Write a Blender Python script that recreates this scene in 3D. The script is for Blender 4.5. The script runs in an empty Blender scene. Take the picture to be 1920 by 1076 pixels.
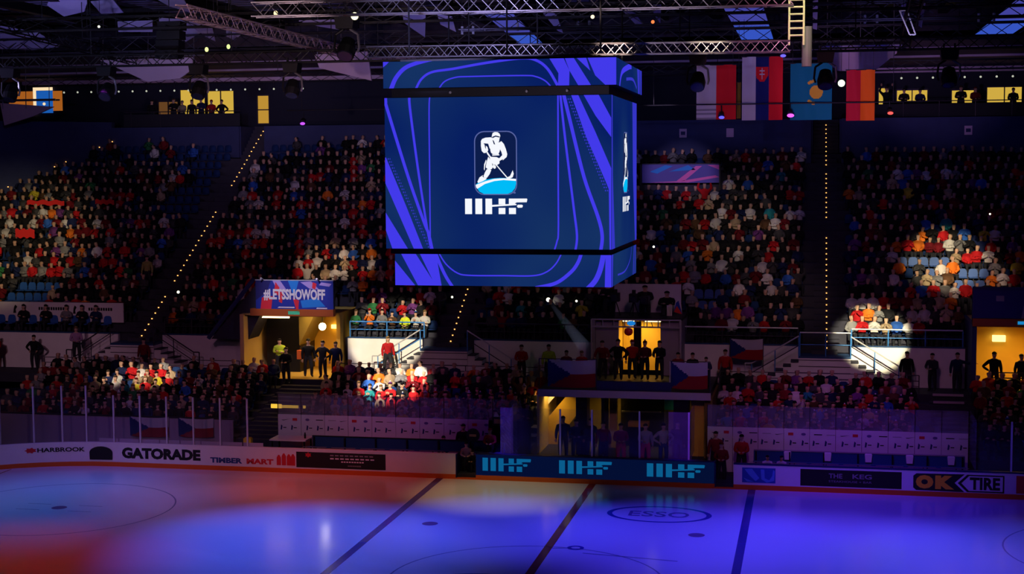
import bpy, bmesh, math, random
import numpy as np
from mathutils import Vector, Matrix
random.seed(7); rng = np.random.default_rng(7)
scene = bpy.context.scene
COL = scene.collection
PI = math.pi

# ------------------------------------------------------------------ camera, world, exposure
W_PX, F_PX = 1920.0, 2782.35
YAW, PITCH, ROLL = .2002, -.0791, -.00567
CAMP = Vector((8.942, -60.818, 13.166))
fwd = Vector((-math.sin(YAW)*math.cos(PITCH), math.cos(YAW)*math.cos(PITCH), math.sin(PITCH)))
rt = Vector((math.cos(YAW), math.sin(YAW), 0)); up = rt.cross(fwd)
cr, sr = math.cos(ROLL), math.sin(ROLL)
r2 = rt*cr + up*sr; u2 = up*cr - rt*sr
M = Matrix(((r2.x, u2.x, -fwd.x, CAMP.x), (r2.y, u2.y, -fwd.y, CAMP.y), (r2.z, u2.z, -fwd.z, CAMP.z), (0, 0, 0, 1)))
cd = bpy.data.cameras.new('camera'); cam = bpy.data.objects.new('camera', cd); COL.objects.link(cam)
cam.matrix_world = M; cd.sensor_width = 36; cd.lens = 36*F_PX/W_PX; cd.clip_start = .5; cd.clip_end = 400
scene.camera = cam
vs = scene.view_settings; vs.view_transform = 'Standard'; vs.look = 'None'; vs.gamma = 1; vs.exposure = 0; vs.use_curve_mapping = False
w = bpy.data.worlds.new('world'); scene.world = w; w.use_nodes = True
w.node_tree.nodes['Background'].inputs[0].default_value = (.25, .22, .6, 1)
w.node_tree.nodes['Background'].inputs[1].default_value = .0012
try:
    scene.cycles.use_denoising = True
    scene.cycles.max_bounces = 5; scene.cycles.diffuse_bounces = 2; scene.cycles.glossy_bounces = 2
    scene.cycles.transparent_max_bounces = 12; scene.cycles.transmission_bounces = 3; scene.cycles.volume_bounces = 0
    scene.cycles.sample_clamp_indirect = 2.0; scene.cycles.caustics_reflective = False; scene.cycles.caustics_refractive = False
except Exception: pass

# ------------------------------------------------------------------ stage lights (spots in the rig), added roof fill
def spot(name, src, tgt, rad, L, col, blend=.5, soft=.15):
    src = Vector(src); tgt = Vector(tgt); d = (tgt-src).length
    l = bpy.data.lights.new(name, 'SPOT'); l.energy = L*4*PI*PI*d*d; l.color = col
    l.spot_size = min(2*math.atan(rad/d), 3.0); l.spot_blend = blend; l.shadow_soft_size = soft
    o = bpy.data.objects.new(name, l); COL.objects.link(o); o.location = src
    o.rotation_euler = (tgt-src).to_track_quat('-Z', 'Y').to_euler(); return o
def down_light(name, loc, size, e, col):
    l = bpy.data.lights.new(name, 'AREA'); l.energy = e; l.color = col; l.size = size; l.spread = 2.5
    o = bpy.data.objects.new(name, l); COL.objects.link(o); o.location = loc; return o
BLUE = (.16, .16, 1); VIOLET = (.18, .1, 1); SKYB = (.1, .25, 1); RED = (1, .07, .02); ORANGE = (1, .13, .02)
WARM = (1, .8, .5); PURPLE = (.45, .08, 1); PINKP = (.72, .28, 1); WHITE = (1, .95, .85)
# washes over the ice
spot('ice_wash_light', (-22, -3, 17), (-20.4, -7.2, 0), 8.2, .34, (.035, .20, 1), 1)
spot('ice_wash_light', (-14, -5, 17), (-8.9, -11.6, 0), 8.0, .98, (.09, .12, 1), 1)
spot('ice_wash_light', (-3, -4, 17), (-2.2, -7.6, 0), 6.2, .66, (.06, .06, 1), 1)
spot('ice_wash_light', (6, -4, 17), (4.4, -8.6, 0), 7.4, .78, (.055, .03, 1), 1)
spot('ice_wash_light', (13, -5, 17), (9.5, -10.5, 0), 9.0, .62, (.09, .065, 1), 1)
spot('ice_wash_light', (16, -5, 17), (15.5, -10, 0), 8, .50, (.055, .07, 1), 1)
spot('ice_wash_light', (8, -8, 17), (11, -2.6, 0), 7.5, .42, (.04, .003, 1), 1)
spot('ice_wash_light', (-16, -7, 17), (-10.4, -1.8, 0), 6.4, .19, (1, .08, .005), 1)
spot('ice_wash_light', (-18, -8, 17), (-15.4, -5.2, 0), 6.5, .11, (1, .06, .01), 1)
spot('ice_wash_light', (-18, -10, 17), (-18, -15.5, 0), 8, .16, (1, .05, .03), 1)
spot('ice_wash_light', (-3, -7, 17), (-3.4, -2.6, 0), 4.6, .26, (1, .72, .36), 1)
spot('ice_wash_light', (-24, -8, 17), (-23, -1, 0), 7, .12, (.09, .05, 1), 1)
# front washes over boards, benches and lower stand
spot('front_wash_light', (-12, -24, 12), (-14, -1, .2), 9, .036, (1, .62, 1), 1, .6)
spot('front_wash_light', (-22, -24, 12), (-24, -1, .4), 8, .050, (1, .6, .95), 1, .6)
spot('front_wash_light', (14, -24, 12), (14, -1, .2), 9, .014, (.8, .3, 1), 1, .6)
spot('front_wash_light', (-14, -27, 18.4), (-17, 8, 3.6), 15, .036, (1, .38, .8), .9, .6)
spot('front_wash_light', (8, -27, 18.4), (8, 8, 3.6), 14, .034, (1, .38, .85), .9, .6)
spot('front_wash_light', (-28, -24, 18.4), (-34, 10, 4.5), 10, .06, (1, .55, .8), .9, .6)
spot('stand_wash_light', (-12, -20, 18.8), (-16, 16, 7), 17, .013, (1, .35, .55), .9, .8)
spot('stand_wash_light', (8, -20, 18.8), (8, 16, 7), 15, .020, (1, .35, .55), .9, .8)
spot('stand_wash_light', (-26, -20, 18.8), (-34, 18, 8), 15, .014, (1, .4, .5), .9, .8)
spot('bench_glass_light', (-9, -4, 17.2), (-8.5, 3.6, 3.6), 5.0, .10, (.6, .02, 1), 1)
spot('bench_glass_light', (10, -4, 17.2), (10, 3.6, 3.6), 6.0, .16, (.6, .02, 1), 1)
spot('bench_glass_light', (-20, -4, 17.2), (-20, 1.5, 2.6), 6, .04, (.5, .05, 1), .7)
spot('tunnel_glass_light', (-3.5, -6, 17.2), (-3.6, .4, 2.2), 1.0, 1.3, (.13, .01, 1), .6)
spot('tunnel_glass_light', (4.1, -6, 17.2), (3.7, .4, 2.2), 1.0, .9, (.25, .004, 1), .6)
# light pools over the audience
spot('audience_light', (-20, -22, 19), (-36.3, 17.0, 9.4), 5.8, .36, (1, .80, .42), .9)
spot('audience_light', (-14, -22, 19), (-10.5, 6.4, 3.2), 1.65, 3.4, (1, .86, .66), .35)
spot('audience_light', (-24, -22, 19), (-22.9, 7.3, 3.1), 1.25, 1.7, (1, .82, .60), .5)
spot('audience_light', (-26, -22, 19), (-24.7, 7.2, 3.0), 1.0, 1.4, (1, .82, .60), .5)
spot('audience_light', (-10, -22, 19), (-17.0, 15.2, 8.3), 1.6, .45, (1, .72, .45), .6)
spot('audience_light', (-6, -22, 19), (-15.2, 15.6, 8.4), 1.4, .36, (1, .72, .45), .6)
spot('audience_light', (-6, -22, 19), (-12.0, 11.2, 5.0), 2.3, 1.5, (1, .86, .60), .25)
spot('audience_light', (6, -22, 19), (4.6, 19.0, 10.2), 3.8, .16, (1, .80, .55), .9)
spot('audience_light', (2, -22, 19), (5.6, 16.2, 8.6), 3.2, .22, (1, .72, .62), .9)
spot('audience_light', (10, -22, 19), (7.4, 13.4, 7.2), 3.0, .10, (1, .62, .55), .9)
spot('audience_light', (12, -22, 19), (15.4, 16.2, 8.6), 2.2, 1.15, (1, .84, .50), .55)
spot('audience_light', (12, -22, 19), (11.7, 11.3, 5.2), 1.9, 2.4, (1, .88, .55), .3)
spot('audience_light', (14, -22, 19), (16.6, 15.2, 8.0), 2.2, .35, (1, .66, .45), .8)
# overhead uplights; roof and sheet fill lights are added, without fixtures
spot('roof_fill_light', (-26, 0, 17), (-28, 10, 20.2), 14, .22, (.42, .36, 1), .9)
spot('roof_fill_light', (-30, -6, 17), (-22, 2, 20.2), 12, .16, (.45, .38, 1), .9)
spot('roof_fill_light', (-6, -2, 17), (-8, 12, 20.2), 14, .22, (.38, .34, 1), .9)
spot('roof_fill_light', (12, -2, 17), (12, 12, 20.2), 14, .06, (.35, .28, 1), .9)
spot('sheet_fill_light', (-16, -24, 15), (-23, 8, 20.2), 8, .16, (.5, .5, 1), .8)
spot('sheet_fill_light', (-2, -24, 17), (-3, 8, 20.2), 12, .12, (.5, .45, 1), .8)
spot('ledge_light', (-20, 10, 15), (-28, 31, 19.1), 9, .05, (1, .6, .8), .8)
spot('ledge_light', (12, 10, 15), (17, 31, 19.0), 6, .06, (.8, .5, 1), .8)
spot('truss_sidelight', (2, -30, 14), (-1, -14, 17.6), 9, .14, (.85, .65, .9), .6)
spot('truss_sidelight', (-8, -30, 13), (-11.5, -4, 18.5), 7, .30, (1, .68, .75), .6)
spot('flag_light', (8, -14, 10), (7.8, 10, 17), 5.8, .085, (.95, .55, 1), .5)
spot('panel_light', (-10, -10, 12), (-18, 15, 18.5), 12, .07, (1, .55, .8), .8)
spot('panel_light', (8, -8, 12), (11, 15, 18.4), 5, .14, (.75, .4, 1), .8)

# ------------------------------------------------------------------ materials
MATS = {}
def mat(name, col, rough=.7, metal=0, emit=0, ecol=None, spec=.3, bump=0, bscale=30, alpha=None, noise=0):
    if name in MATS: return MATS[name]
    m = bpy.data.materials.new(name); m.use_nodes = True; nt = m.node_tree; b = nt.nodes['Principled BSDF']
    b.inputs['Base Color'].default_value = (*col, 1); b.inputs['Roughness'].default_value = rough
    b.inputs['Metallic'].default_value = metal; b.inputs['Specular IOR Level'].default_value = spec
    if emit:
        b.inputs['Emission Color'].default_value = (*(ecol or col), 1); b.inputs['Emission Strength'].default_value = emit
        try: m.cycles.emission_sampling = 'NONE'
        except Exception: pass
    if noise or bump:
        tc = nt.nodes.new('ShaderNodeTexCoord'); n = nt.nodes.new('ShaderNodeTexNoise'); n.inputs['Scale'].default_value = bscale; n.inputs['Detail'].default_value = 3
        nt.links.new(tc.outputs['Object'], n.inputs['Vector'])
        if noise:
            mx = nt.nodes.new('ShaderNodeMix'); mx.data_type = 'RGBA'
            mx.inputs[6].default_value = (*[c*(1-noise) for c in col], 1); mx.inputs[7].default_value = (*[min(1, c*(1+noise)) for c in col], 1)
            nt.links.new(n.outputs['Fac'], mx.inputs[0]); nt.links.new(mx.outputs[2], b.inputs['Base Color'])
        if bump:
            bp = nt.nodes.new('ShaderNodeBump'); bp.inputs['Strength'].default_value = bump; bp.inputs['Distance'].default_value = .02
            nt.links.new(n.outputs['Fac'], bp.inputs['Height']); nt.links.new(bp.outputs['Normal'], b.inputs['Normal'])
    if alpha is not None: b.inputs['Alpha'].default_value = alpha
    MATS[name] = m; return m
def emis(name, col, s=1, sample=False):
    if name in MATS: return MATS[name]
    m = bpy.data.materials.new(name); m.use_nodes = True; nt = m.node_tree; nt.nodes.clear()
    e = nt.nodes.new('ShaderNodeEmission'); e.inputs[0].default_value = (*col, 1); e.inputs[1].default_value = s
    o = nt.nodes.new('ShaderNodeOutputMaterial'); nt.links.new(e.outputs[0], o.inputs[0])
    if not sample:
        try: m.cycles.emission_sampling = 'NONE'
        except Exception: pass
    MATS[name] = m; return m
def objcol_mat(name, rough=.85):
    m = bpy.data.materials.new(name); m.use_nodes = True; nt = m.node_tree; b = nt.nodes['Principled BSDF']
    oi = nt.nodes.new('ShaderNodeObjectInfo'); n = nt.nodes.new('ShaderNodeTexNoise'); n.inputs['Scale'].default_value = 9
    tc = nt.nodes.new('ShaderNodeTexCoord'); nt.links.new(tc.outputs['Object'], n.inputs['Vector'])
    mx = nt.nodes.new('ShaderNodeMix'); mx.data_type = 'RGBA'; mx.blend_type = 'MULTIPLY'; mx.inputs[0].default_value = .45
    nt.links.new(oi.outputs['Color'], mx.inputs[6]); nt.links.new(n.outputs['Color'], mx.inputs[7]); nt.links.new(mx.outputs[2], b.inputs['Base Color'])
    b.inputs['Roughness'].default_value = rough; b.inputs['Specular IOR Level'].default_value = .15; MATS[name] = m; return m
def attr_mat(name, rough=.85):
    m = bpy.data.materials.new(name); m.use_nodes = True; nt = m.node_tree; b = nt.nodes['Principled BSDF']
    a = nt.nodes.new('ShaderNodeAttribute'); a.attribute_name = 'tone'; nt.links.new(a.outputs['Color'], b.inputs['Base Color'])
    b.inputs['Roughness'].default_value = rough; b.inputs['Specular IOR Level'].default_value = .15; MATS[name] = m; return m
def glass_mat(name, tint, dust, emitc=None):
    m = bpy.data.materials.new(name); m.use_nodes = True; nt = m.node_tree; nt.nodes.clear()
    t = nt.nodes.new('ShaderNodeBsdfTransparent'); t.inputs[0].default_value = (*tint, 1)
    d = nt.nodes.new('ShaderNodeBsdfDiffuse'); d.inputs[0].default_value = (.8, .8, .85, 1)
    g = nt.nodes.new('ShaderNodeBsdfGlossy'); g.inputs['Roughness'].default_value = .08; g.inputs[0].default_value = (1, 1, 1, 1)
    n = nt.nodes.new('ShaderNodeTexNoise'); n.inputs['Scale'].default_value = 1.7; n.inputs['Detail'].default_value = 4
    tc = nt.nodes.new('ShaderNodeTexCoord'); nt.links.new(tc.outputs['Object'], n.inputs['Vector'])
    mu = nt.nodes.new('ShaderNodeMath'); mu.operation = 'MULTIPLY'; mu.inputs[1].default_value = dust*2; nt.links.new(n.outputs['Fac'], mu.inputs[0])
    m1 = nt.nodes.new('ShaderNodeMixShader'); nt.links.new(mu.outputs[0], m1.inputs[0]); nt.links.new(t.outputs[0], m1.inputs[1]); nt.links.new(d.outputs[0], m1.inputs[2])
    m2 = nt.nodes.new('ShaderNodeMixShader'); m2.inputs[0].default_value = .015; nt.links.new(m1.outputs[0], m2.inputs[1]); nt.links.new(g.outputs[0], m2.inputs[2])
    o = nt.nodes.new('ShaderNodeOutputMaterial'); nt.links.new(m2.outputs[0], o.inputs[0]); MATS[name] = m; return m

BLACK = mat('black_paint', (.005, .005, .006), .5, bump=.05)
DARKM = mat('dark_metal', (.014, .014, .018), .5, .4)
ALU = mat('aluminium_truss', (.42, .4, .42), .35, .8)
WHITEW = mat('white_wall', (.80, .78, .77), .8, noise=.08, bscale=2, bump=.05)
WHITEP = mat('white_board_panel', (.78, .76, .78), .35, noise=.04, bscale=3)
CONC = mat('dark_concrete', (.035, .035, .055), .9, noise=.3, bscale=3, bump=.1)
DBLUE = mat('dark_blue_wall', (.035, .045, .13), .8, noise=.2, bscale=1.5)
RAILB = mat('blue_rail', (.05, .22, .6), .4)
RAILW = mat('pale_rail', (.65, .65, .68), .35, .3)
RAILD = mat('dark_rail', (.05, .04, .06), .45, .3)
YEL = mat('yellow_paint', (.85, .52, .07), .7, noise=.08, bscale=2)
YELW = mat('yellow_white_paint', (.85, .62, .22), .7, noise=.06, bscale=2)
SEATB = mat('seat_blue', (.02, .09, .35), .45)
KICK = mat('kick_strip_orange', (.72, .13, .015), .5)
CAPB = mat('board_cap_blue', (.01, .015, .09), .4)
REDP = mat('red_print', (.6, .02, .03), .6)
NAVY = mat('navy_print', (.012, .02, .12), .6)
TEAL = mat('teal_print', (.01, .16, .28), .6)
BLKP = mat('black_print', (.012, .012, .012), .6)
GREYP = mat('grey_print', (.3, .29, .3), .6)
WHTP = mat('white_print', (.8, .8, .8), .6)
ORGP = mat('orange_print', (1, .62, .02), .6)
SKIN = mat('skin', (.55, .33, .23), .6, spec=.25)
TROU = mat('dark_trousers', (.02, .022, .03), .85)
SHOE = mat('shoe', (.03, .025, .02), .6)
HAIR = mat('brown_hair', (.05, .03, .018), .7)
JACK = objcol_mat('clothing')
CROWD = attr_mat('crowd_clothing')
GLASS = glass_mat('clear_panel', (.93, .93, .95), .008)
GLASSP = glass_mat('hazy_bench_panel', (.8, .78, .88), .11)
GLASSV = glass_mat('violet_hazy_panel', (.8, .78, .88), .08)
LEDD = emis('led_board_blue', (.001, .0045, .032), 1)
LEDC = emis('led_board_cyan', (.003, .105, .26), 1)
AMB = emis('amber_lamp', (1, .42, .1), 2.6)

# ------------------------------------------------------------------ mesh builder
class MB:
    def __init__(s): s.v = []; s.f = []; s.m = []; s.mats = []
    def mi(s, m):
        if m not in s.mats: s.mats.append(m)
        return s.mats.index(m)
    def face(s, pts, m):
        b = len(s.v); s.v += [tuple(p) for p in pts]; s.f.append(tuple(range(b, b+len(pts)))); s.m.append(s.mi(m))
    def box(s, x0, x1, y0, y1, z0, z1, m, bev=0):
        b = len(s.v)
        s.v += [(x0,y0,z0),(x1,y0,z0),(x1,y1,z0),(x0,y1,z0),(x0,y0,z1),(x1,y0,z1),(x1,y1,z1),(x0,y1,z1)]
        for q in ((0,3,2,1),(4,5,6,7),(0,1,5,4),(1,2,6,5),(2,3,7,6),(3,0,4,7)):
            s.f.append(tuple(b+i for i in q)); s.m.append(s.mi(m))
        return s
    def prism(s, poly, f0, f1, m):
        """poly 2-D; f0,f1 map (u,v) to 3-D front and back"""
        n = len(poly); b = len(s.v); s.v += [tuple(f0(*p)) for p in poly] + [tuple(f1(*p)) for p in poly]
        k = s.mi(m); s.f.append(tuple(b+i for i in range(n))); s.m.append(k); s.f.append(tuple(b+n+n-1-i for i in range(n))); s.m.append(k)
        for i in range(n):
            j = (i+1) % n; s.f.append((b+i, b+n+i, b+n+j, b+j)); s.m.append(k)
        return s
    def tube(s, p0, p1, r, m, n=8, r1=None, cap=True):
        p0 = Vector(p0); p1 = Vector(p1); d = (p1-p0)
        if d.length < 1e-6: return s
        d.normalize(); a = d.orthogonal().normalized(); c = d.cross(a); r1 = r if r1 is None else r1
        b = len(s.v); k = s.mi(m)
        for p, rr in ((p0, r), (p1, r1)):
            for i in range(n):
                t = 2*PI*i/n; s.v.append(tuple(p + a*math.cos(t)*rr + c*math.sin(t)*rr))
        for i in range(n):
            j = (i+1) % n; s.f.append((b+i, b+j, b+n+j, b+n+i)); s.m.append(k)
        if cap:
            s.f.append(tuple(b+n-1-i for i in range(n))); s.m.append(k); s.f.append(tuple(b+n+i for i in range(n))); s.m.append(k)
        return s
    def path(s, pts, r, m, n=6):
        for a, b in zip(pts, pts[1:]): s.tube(a, b, r, m, n)
        return s
    def ball(s, c, r, m, nu=10, nv=7, sc=(1,1,1)):
        b = len(s.v); k = s.mi(m); c = Vector(c)
        for j in range(nv+1):
            ph = PI*j/nv
            for i in range(nu):
                t = 2*PI*i/nu; s.v.append((c.x+r*sc[0]*math.sin(ph)*math.cos(t), c.y+r*sc[1]*math.sin(ph)*math.sin(t), c.z+r*sc[2]*math.cos(ph)))
        for j in range(nv):
            for i in range(nu):
                i2 = (i+1) % nu; s.f.append((b+j*nu+i, b+(j+1)*nu+i, b+(j+1)*nu+i2, b+j*nu+i2)); s.m.append(k)
        return s
    def build(s, name, parent=None, origin=None, label=None, smooth=False, kind=None):
        if origin is None: origin = parent.location if parent is not None and parent.type == 'EMPTY' else (parent['org'] if parent is not None and 'org' in parent else (0,0,0))
        ox, oy, oz = origin
        me = bpy.data.meshes.new(name); me.from_pydata([(x-ox, y-oy, z-oz) for x, y, z in s.v], [], s.f)
        for m in s.mats: me.materials.append(m)
        me.polygons.foreach_set('material_index', s.m)
        if smooth: me.polygons.foreach_set('use_smooth', [True]*len(s.f))
        me.update()
        o = bpy.data.objects.new(name, me); COL.objects.link(o)
        if parent is not None: o.parent = parent
        else: o.location = origin
        if label: o['label'] = label
        if kind: o['kind'] = kind
        return o
def thing(name, label, cat, loc=(0,0,0), group=None, rotz=0):
    o = bpy.data.objects.new(name, None); COL.objects.link(o); o.location = loc; o.rotation_euler = (0,0,rotz)
    o['label'] = label; o['category'] = cat
    if group: o['group'] = group
    return o
def tag(o, label, cat, group=None):
    o['label'] = label; o['category'] = cat
    if group: o['group'] = group
    return o
def struct(name, mb, label=None, origin=(0,0,0)):
    o = mb.build(name, None, origin); o['kind'] = 'structure'
    if label: o['label'] = label
    return o
def copy_tree(o, parent=None):
    c = o.copy(); COL.objects.link(c); c.parent = parent
    for ch in list(o.children):
        copy_tree(ch, c)
    return c

TXC = {}
def text_polys(s, bold=0.0):
    key = (s, bold)
    if key in TXC: return TXC[key]
    cu = bpy.data.curves.new('t', 'FONT'); cu.body = s; cu.offset = bold; cu.resolution_u = 3; cu.fill_mode = 'FRONT' if cu.dimensions == '2D' else 'FRONT'
    o = bpy.data.objects.new('t', cu); COL.objects.link(o); bpy.context.view_layer.update()
    ev = o.evaluated_get(bpy.context.evaluated_depsgraph_get()); me = ev.to_mesh()
    vs_ = np.array([v.co[:2] for v in me.vertices]); fs = [tuple(p.vertices) for p in me.polygons]
    ev.to_mesh_clear(); bpy.data.objects.remove(o); bpy.data.curves.remove(cu)
    mn = vs_.min(0); mx = vs_.max(0); vs_ = (vs_-mn)/(mx-mn)
    TXC[key] = (vs_, fs); return TXC[key]
def add_text(mb, s, x0, x1, z0, z1, y, m, bold=.02, fn=None):
    vv, ff = text_polys(s, bold); b = len(mb.v); k = mb.mi(m)
    fn = fn or (lambda u, v: (u, y, v))
    mb.v += [tuple(fn(x0+(x1-x0)*u, z0+(z1-z0)*v)) for u, v in vv]
    for f in ff: mb.f.append(tuple(b+i for i in f)); mb.m.append(k)

def clip(poly, x0, x1, y0, y1):
    def cut(P, ax, lim, sg):
        out = []
        for i in range(len(P)):
            a, b = P[i], P[(i+1) % len(P)]; da = sg*(a[ax]-lim); db = sg*(b[ax]-lim)
            if da >= 0: out.append(a)
            if da*db < 0:
                t = da/(da-db); out.append((a[0]+(b[0]-a[0])*t, a[1]+(b[1]-a[1])*t))
        return out
    for ax, lim, sg in ((0,x0,1),(0,x1,-1),(1,y0,1),(1,y1,-1)):
        if poly: poly = cut(poly, ax, lim, sg)
    return poly
def stroke(pts, w0, w1=None):
    """quads along a smooth polyline (Catmull-Rom)"""
    w1 = w0 if w1 is None else w1
    P = [pts[0]]+list(pts)+[pts[-1]]; S = []
    for i in range(1, len(P)-2):
        for k in range(6):
            t = k/6; a, b, c, d = [np.array(q, float) for q in P[i-1:i+3]]
            S.append(.5*((2*b)+(-a+c)*t+(2*a-5*b+4*c-d)*t*t+(-a+3*b-3*c+d)*t**3))
    S.append(np.array(pts[-1], float)); n = len(S); L = []; R = []
    for i in range(n):
        d = S[min(i+1, n-1)]-S[max(i-1, 0)]; d = d/(np.hypot(*d)+1e-9); nn = np.array((-d[1], d[0])); ww = (w0+(w1-w0)*i/(n-1))/2
        L.append(S[i]+nn*ww); R.append(S[i]-nn*ww)
    return [[tuple(L[i]), tuple(L[i+1]), tuple(R[i+1]), tuple(R[i])] for i in range(n-1)]

def iihf_polys():
    """the five-letter mark in 0..1 x 0..1 (v down)"""
    def n(P): return [((x-187)/(855-187), (y-808)/(970-808)) for x, y in P]
    R = lambda a, b, c, d: n([(a, c), (b, c), (b, d), (a, d)])
    return [R(187,262,808,970), R(298,372,808,970), R(407,478,808,970), R(548,620,808,868), R(548,620,905,970),
            n([(478,874),(735,862),(742,876),(478,893)]), n([(658,808),(848,808),(855,815),(848,846),(742,848),(726,856),(718,868),(658,868)]),
            R(658,733,905,970), n([(752,872),(798,872),(808,882),(800,902),(755,904),(743,890)])]

# ------------------------------------------------------------------ ice with its painted markings
ICE = bpy.data.materials.new('ice'); ICE.use_nodes = True
nt = ICE.node_tree; b_ = nt.nodes['Principled BSDF']
b_.inputs['Base Color'].default_value = (.80, .84, .88, 1); b_.inputs['Roughness'].default_value = .13; b_.inputs['Specular IOR Level'].default_value = .5; b_.inputs['IOR'].default_value = 1.31
tc = nt.nodes.new('ShaderNodeTexCoord'); n1 = nt.nodes.new('ShaderNodeTexNoise'); n1.inputs['Scale'].default_value = .9; n1.inputs['Detail'].default_value = 6
nt.links.new(tc.outputs['Object'], n1.inputs['Vector']); mr = nt.nodes.new('ShaderNodeMapRange'); mr.inputs[3].default_value = .08; mr.inputs[4].default_value = .24
nt.links.new(n1.outputs['Fac'], mr.inputs[0]); nt.links.new(mr.outputs[0], b_.inputs['Roughness'])
bp_ = nt.nodes.new('ShaderNodeBump'); bp_.inputs['Strength'].default_value = .08; bp_.inputs['Distance'].default_value = .01
n2 = nt.nodes.new('ShaderNodeTexNoise'); n2.inputs['Scale'].default_value = 5; nt.links.new(tc.outputs['Object'], n2.inputs['Vector']); nt.links.new(n2.outputs['Fac'], bp_.inputs['Height']); nt.links.new(bp_.outputs['Normal'], b_.inputs['Normal'])
MATS['ice'] = ICE
I_BLUE = mat('ice_line_blue', (.02, .04, .30), .16, spec=.5); I_RED = mat('ice_line_red', (.30, .03, .05), .16, spec=.5)
I_FAINT = mat('ice_line_faint', (.30, .34, .50), .16, spec=.5); I_DOT = mat('ice_spot_dark', (.25, .14, .30), .2, spec=.5)
I_LOGO = mat('ice_logo_navy', (.03, .04, .40), .16, spec=.5); I_TXT = mat('ice_logo_text', (.20, .16, .42), .16, spec=.5)
RCX, RR = -21.5, 8.5
def outline(off=0, x_right=21.5):
    pts = []
    for k in range(13):
        a = PI/2 + (PI/2)*(1-k/12); pts.append((RCX+(RR+off)*math.cos(a), -RR+(RR+off)*math.sin(a)))
    return pts
ice = MB(); pl = outline(0)
pl2 = [(-30, -30)] + pl + [(21.5, 0)] + [(21.5+8.5*math.sin(PI/2*k/12), -8.5+8.5*math.cos(PI/2*k/12)) for k in range(1, 13)] + [(30, -30)]
ice.face([(x, y, 0) for x, y in reversed(pl2)], ICE)
def flat(poly, m, z=.004): ice.face([(x, y, z) for x, y in poly], m)
def ring(cx, cy, r, wd, m, n=72, sy=1, z=.004, a0=0, a1=2*PI):
    for k in range(n):
        a, b = a0+(a1-a0)*k/n, a0+(a1-a0)*(k+1)/n
        flat([(cx+(r-wd)*math.cos(a), cy+(r-wd)*math.sin(a)*sy), (cx+r*math.cos(a), cy+r*math.sin(a)*sy), (cx+r*math.cos(b), cy+r*math.sin(b)*sy), (cx+(r-wd)*math.cos(b), cy+(r-wd)*math.sin(b)*sy)], m, z)
for X in (-6.6, 6.6): flat([(X-.15, -30), (X+.15, -30), (X+.15, 0), (X-.15, 0)], I_BLUE)
flat([(-.15, -30), (.15, -30), (.15, 0), (-.15, 0)], I_RED)
flat([(-25.9, -30), (-25.85, -30), (-25.85, -1.4), (-25.9, -1.4)], I_RED)
ring(0, -15, 4.5, .06, I_FAINT); ring(-20, -8, 4.5, .06, I_FAINT); ring(20, -8, 4.5, .06, I_FAINT)
def disc(cx, cy, r, m, z=.005): flat([(cx+r*math.cos(2*PI*k/24), cy+r*math.sin(2*PI*k/24)) for k in range(24)], m, z)
for X, Y in ((-20, -8), (-4.95, -8), (4.95, -8)):
    disc(X, Y, .30, I_DOT)
    for sx in (-1, 1):
        for sy_ in (-1, 1):
            if X < -10: flat([(X+sx*.6, Y+sy_*.45), (X+sx*1.6, Y+sy_*.45), (X+sx*1.6, Y+sy_*.5), (X+sx*.6, Y+sy_*.5)], I_FAINT)
# oval sponsor mark near the boards
ring(3.3, -5.0, 2.0, .2, I_LOGO, sy=.66)
add_text(ice, 'ESSO', 2.15, 4.45, -5.42, -4.58, 0, I_TXT, .01, fn=lambda u, v: (u, v, .006))
# centre emblem, only its far edge is in view
ring(-1.1, -16.6, 3.0, .9, I_LOGO, sy=.75, z=.006)
for p0, p1 in (((.1, -10.75), (.75, -10.6)), ((1.3, -11.2), (4.6, -11.7))):
    flat([(p0[0], p0[1]-.05), (p1[0], p1[1]-.05), (p1[0], p1[1]+.04), (p0[0], p0[1]+.04)], I_FAINT)
ring(.95, -10.55, .3, .14, I_LOGO, n=24)
struct('floor', ice, 'white ice of the rink with painted blue and red lines')

slab = MB(); slab.box(-48, 28, -30.2, 34, -.6, -.02, CONC); struct('floor_slab', slab)

# ------------------------------------------------------------------ dasher boards
def board_run(name, label, x0, x1, arc=False):
    t = thing(name, label, 'rink boards', (x0, 0, 0))
    p = MB(); k = MB(); c = MB()
    if arc:
        inn = outline(0)[2:] + [(x1, 0)]; out = outline(.12)[2:] + [(x1, .12)]
        for i in range(len(inn)-1):
            a, b, A, B = inn[i], inn[i+1], out[i], out[i+1]
            for mb, z0, z1, m, g in ((k, 0, .2, KICK, .015), (p, .2, 1.03, WHITEP, 0), (c, 1.03, 1.09, WHITEP, .02)):
                quad = [(a[0], a[1]-g), (b[0], b[1]-g), B, A]
                mb.prism(quad, lambda x, y: (x, y, z0), lambda x, y: (x, y, z1), m)
    else:
        k.box(x0, x1, -.015, .12, 0, .2, KICK); p.box(x0, x1, 0, .12, .2, 1.03, WHITEP); c.box(x0, x1, -.02, .16, 1.03, 1.09, CAPB if x0 > 0 else WHITEP)
    p.build('panel', t); k.build('kick_strip', t, label='orange kick strip'); c.build('top_cap', t)
    return t
BL = board_run('dasher_boards', 'white rink boards with printed sponsor names on the left, ending at the open gate', -13.0, -5.9, True)
BR = board_run('dasher_boards', 'white rink boards with dark steakhouse panel and tyre dealer name on the right', 5.85, 22, False)
def decal(parent, name, fn, lab=None):
    m = MB(); fn(m); o = m.build(name, parent, label=lab); return o
YD = -.006
def q(m, x0, x1, z0, z1, mm, y=YD): m.face([(x0, y, z0), (x1, y, z0), (x1, y, z1), (x0, y, z1)], mm)
def pg(m, pts, mm, y=YD): m.face([(a, y, b) for a, b in pts], mm)
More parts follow.
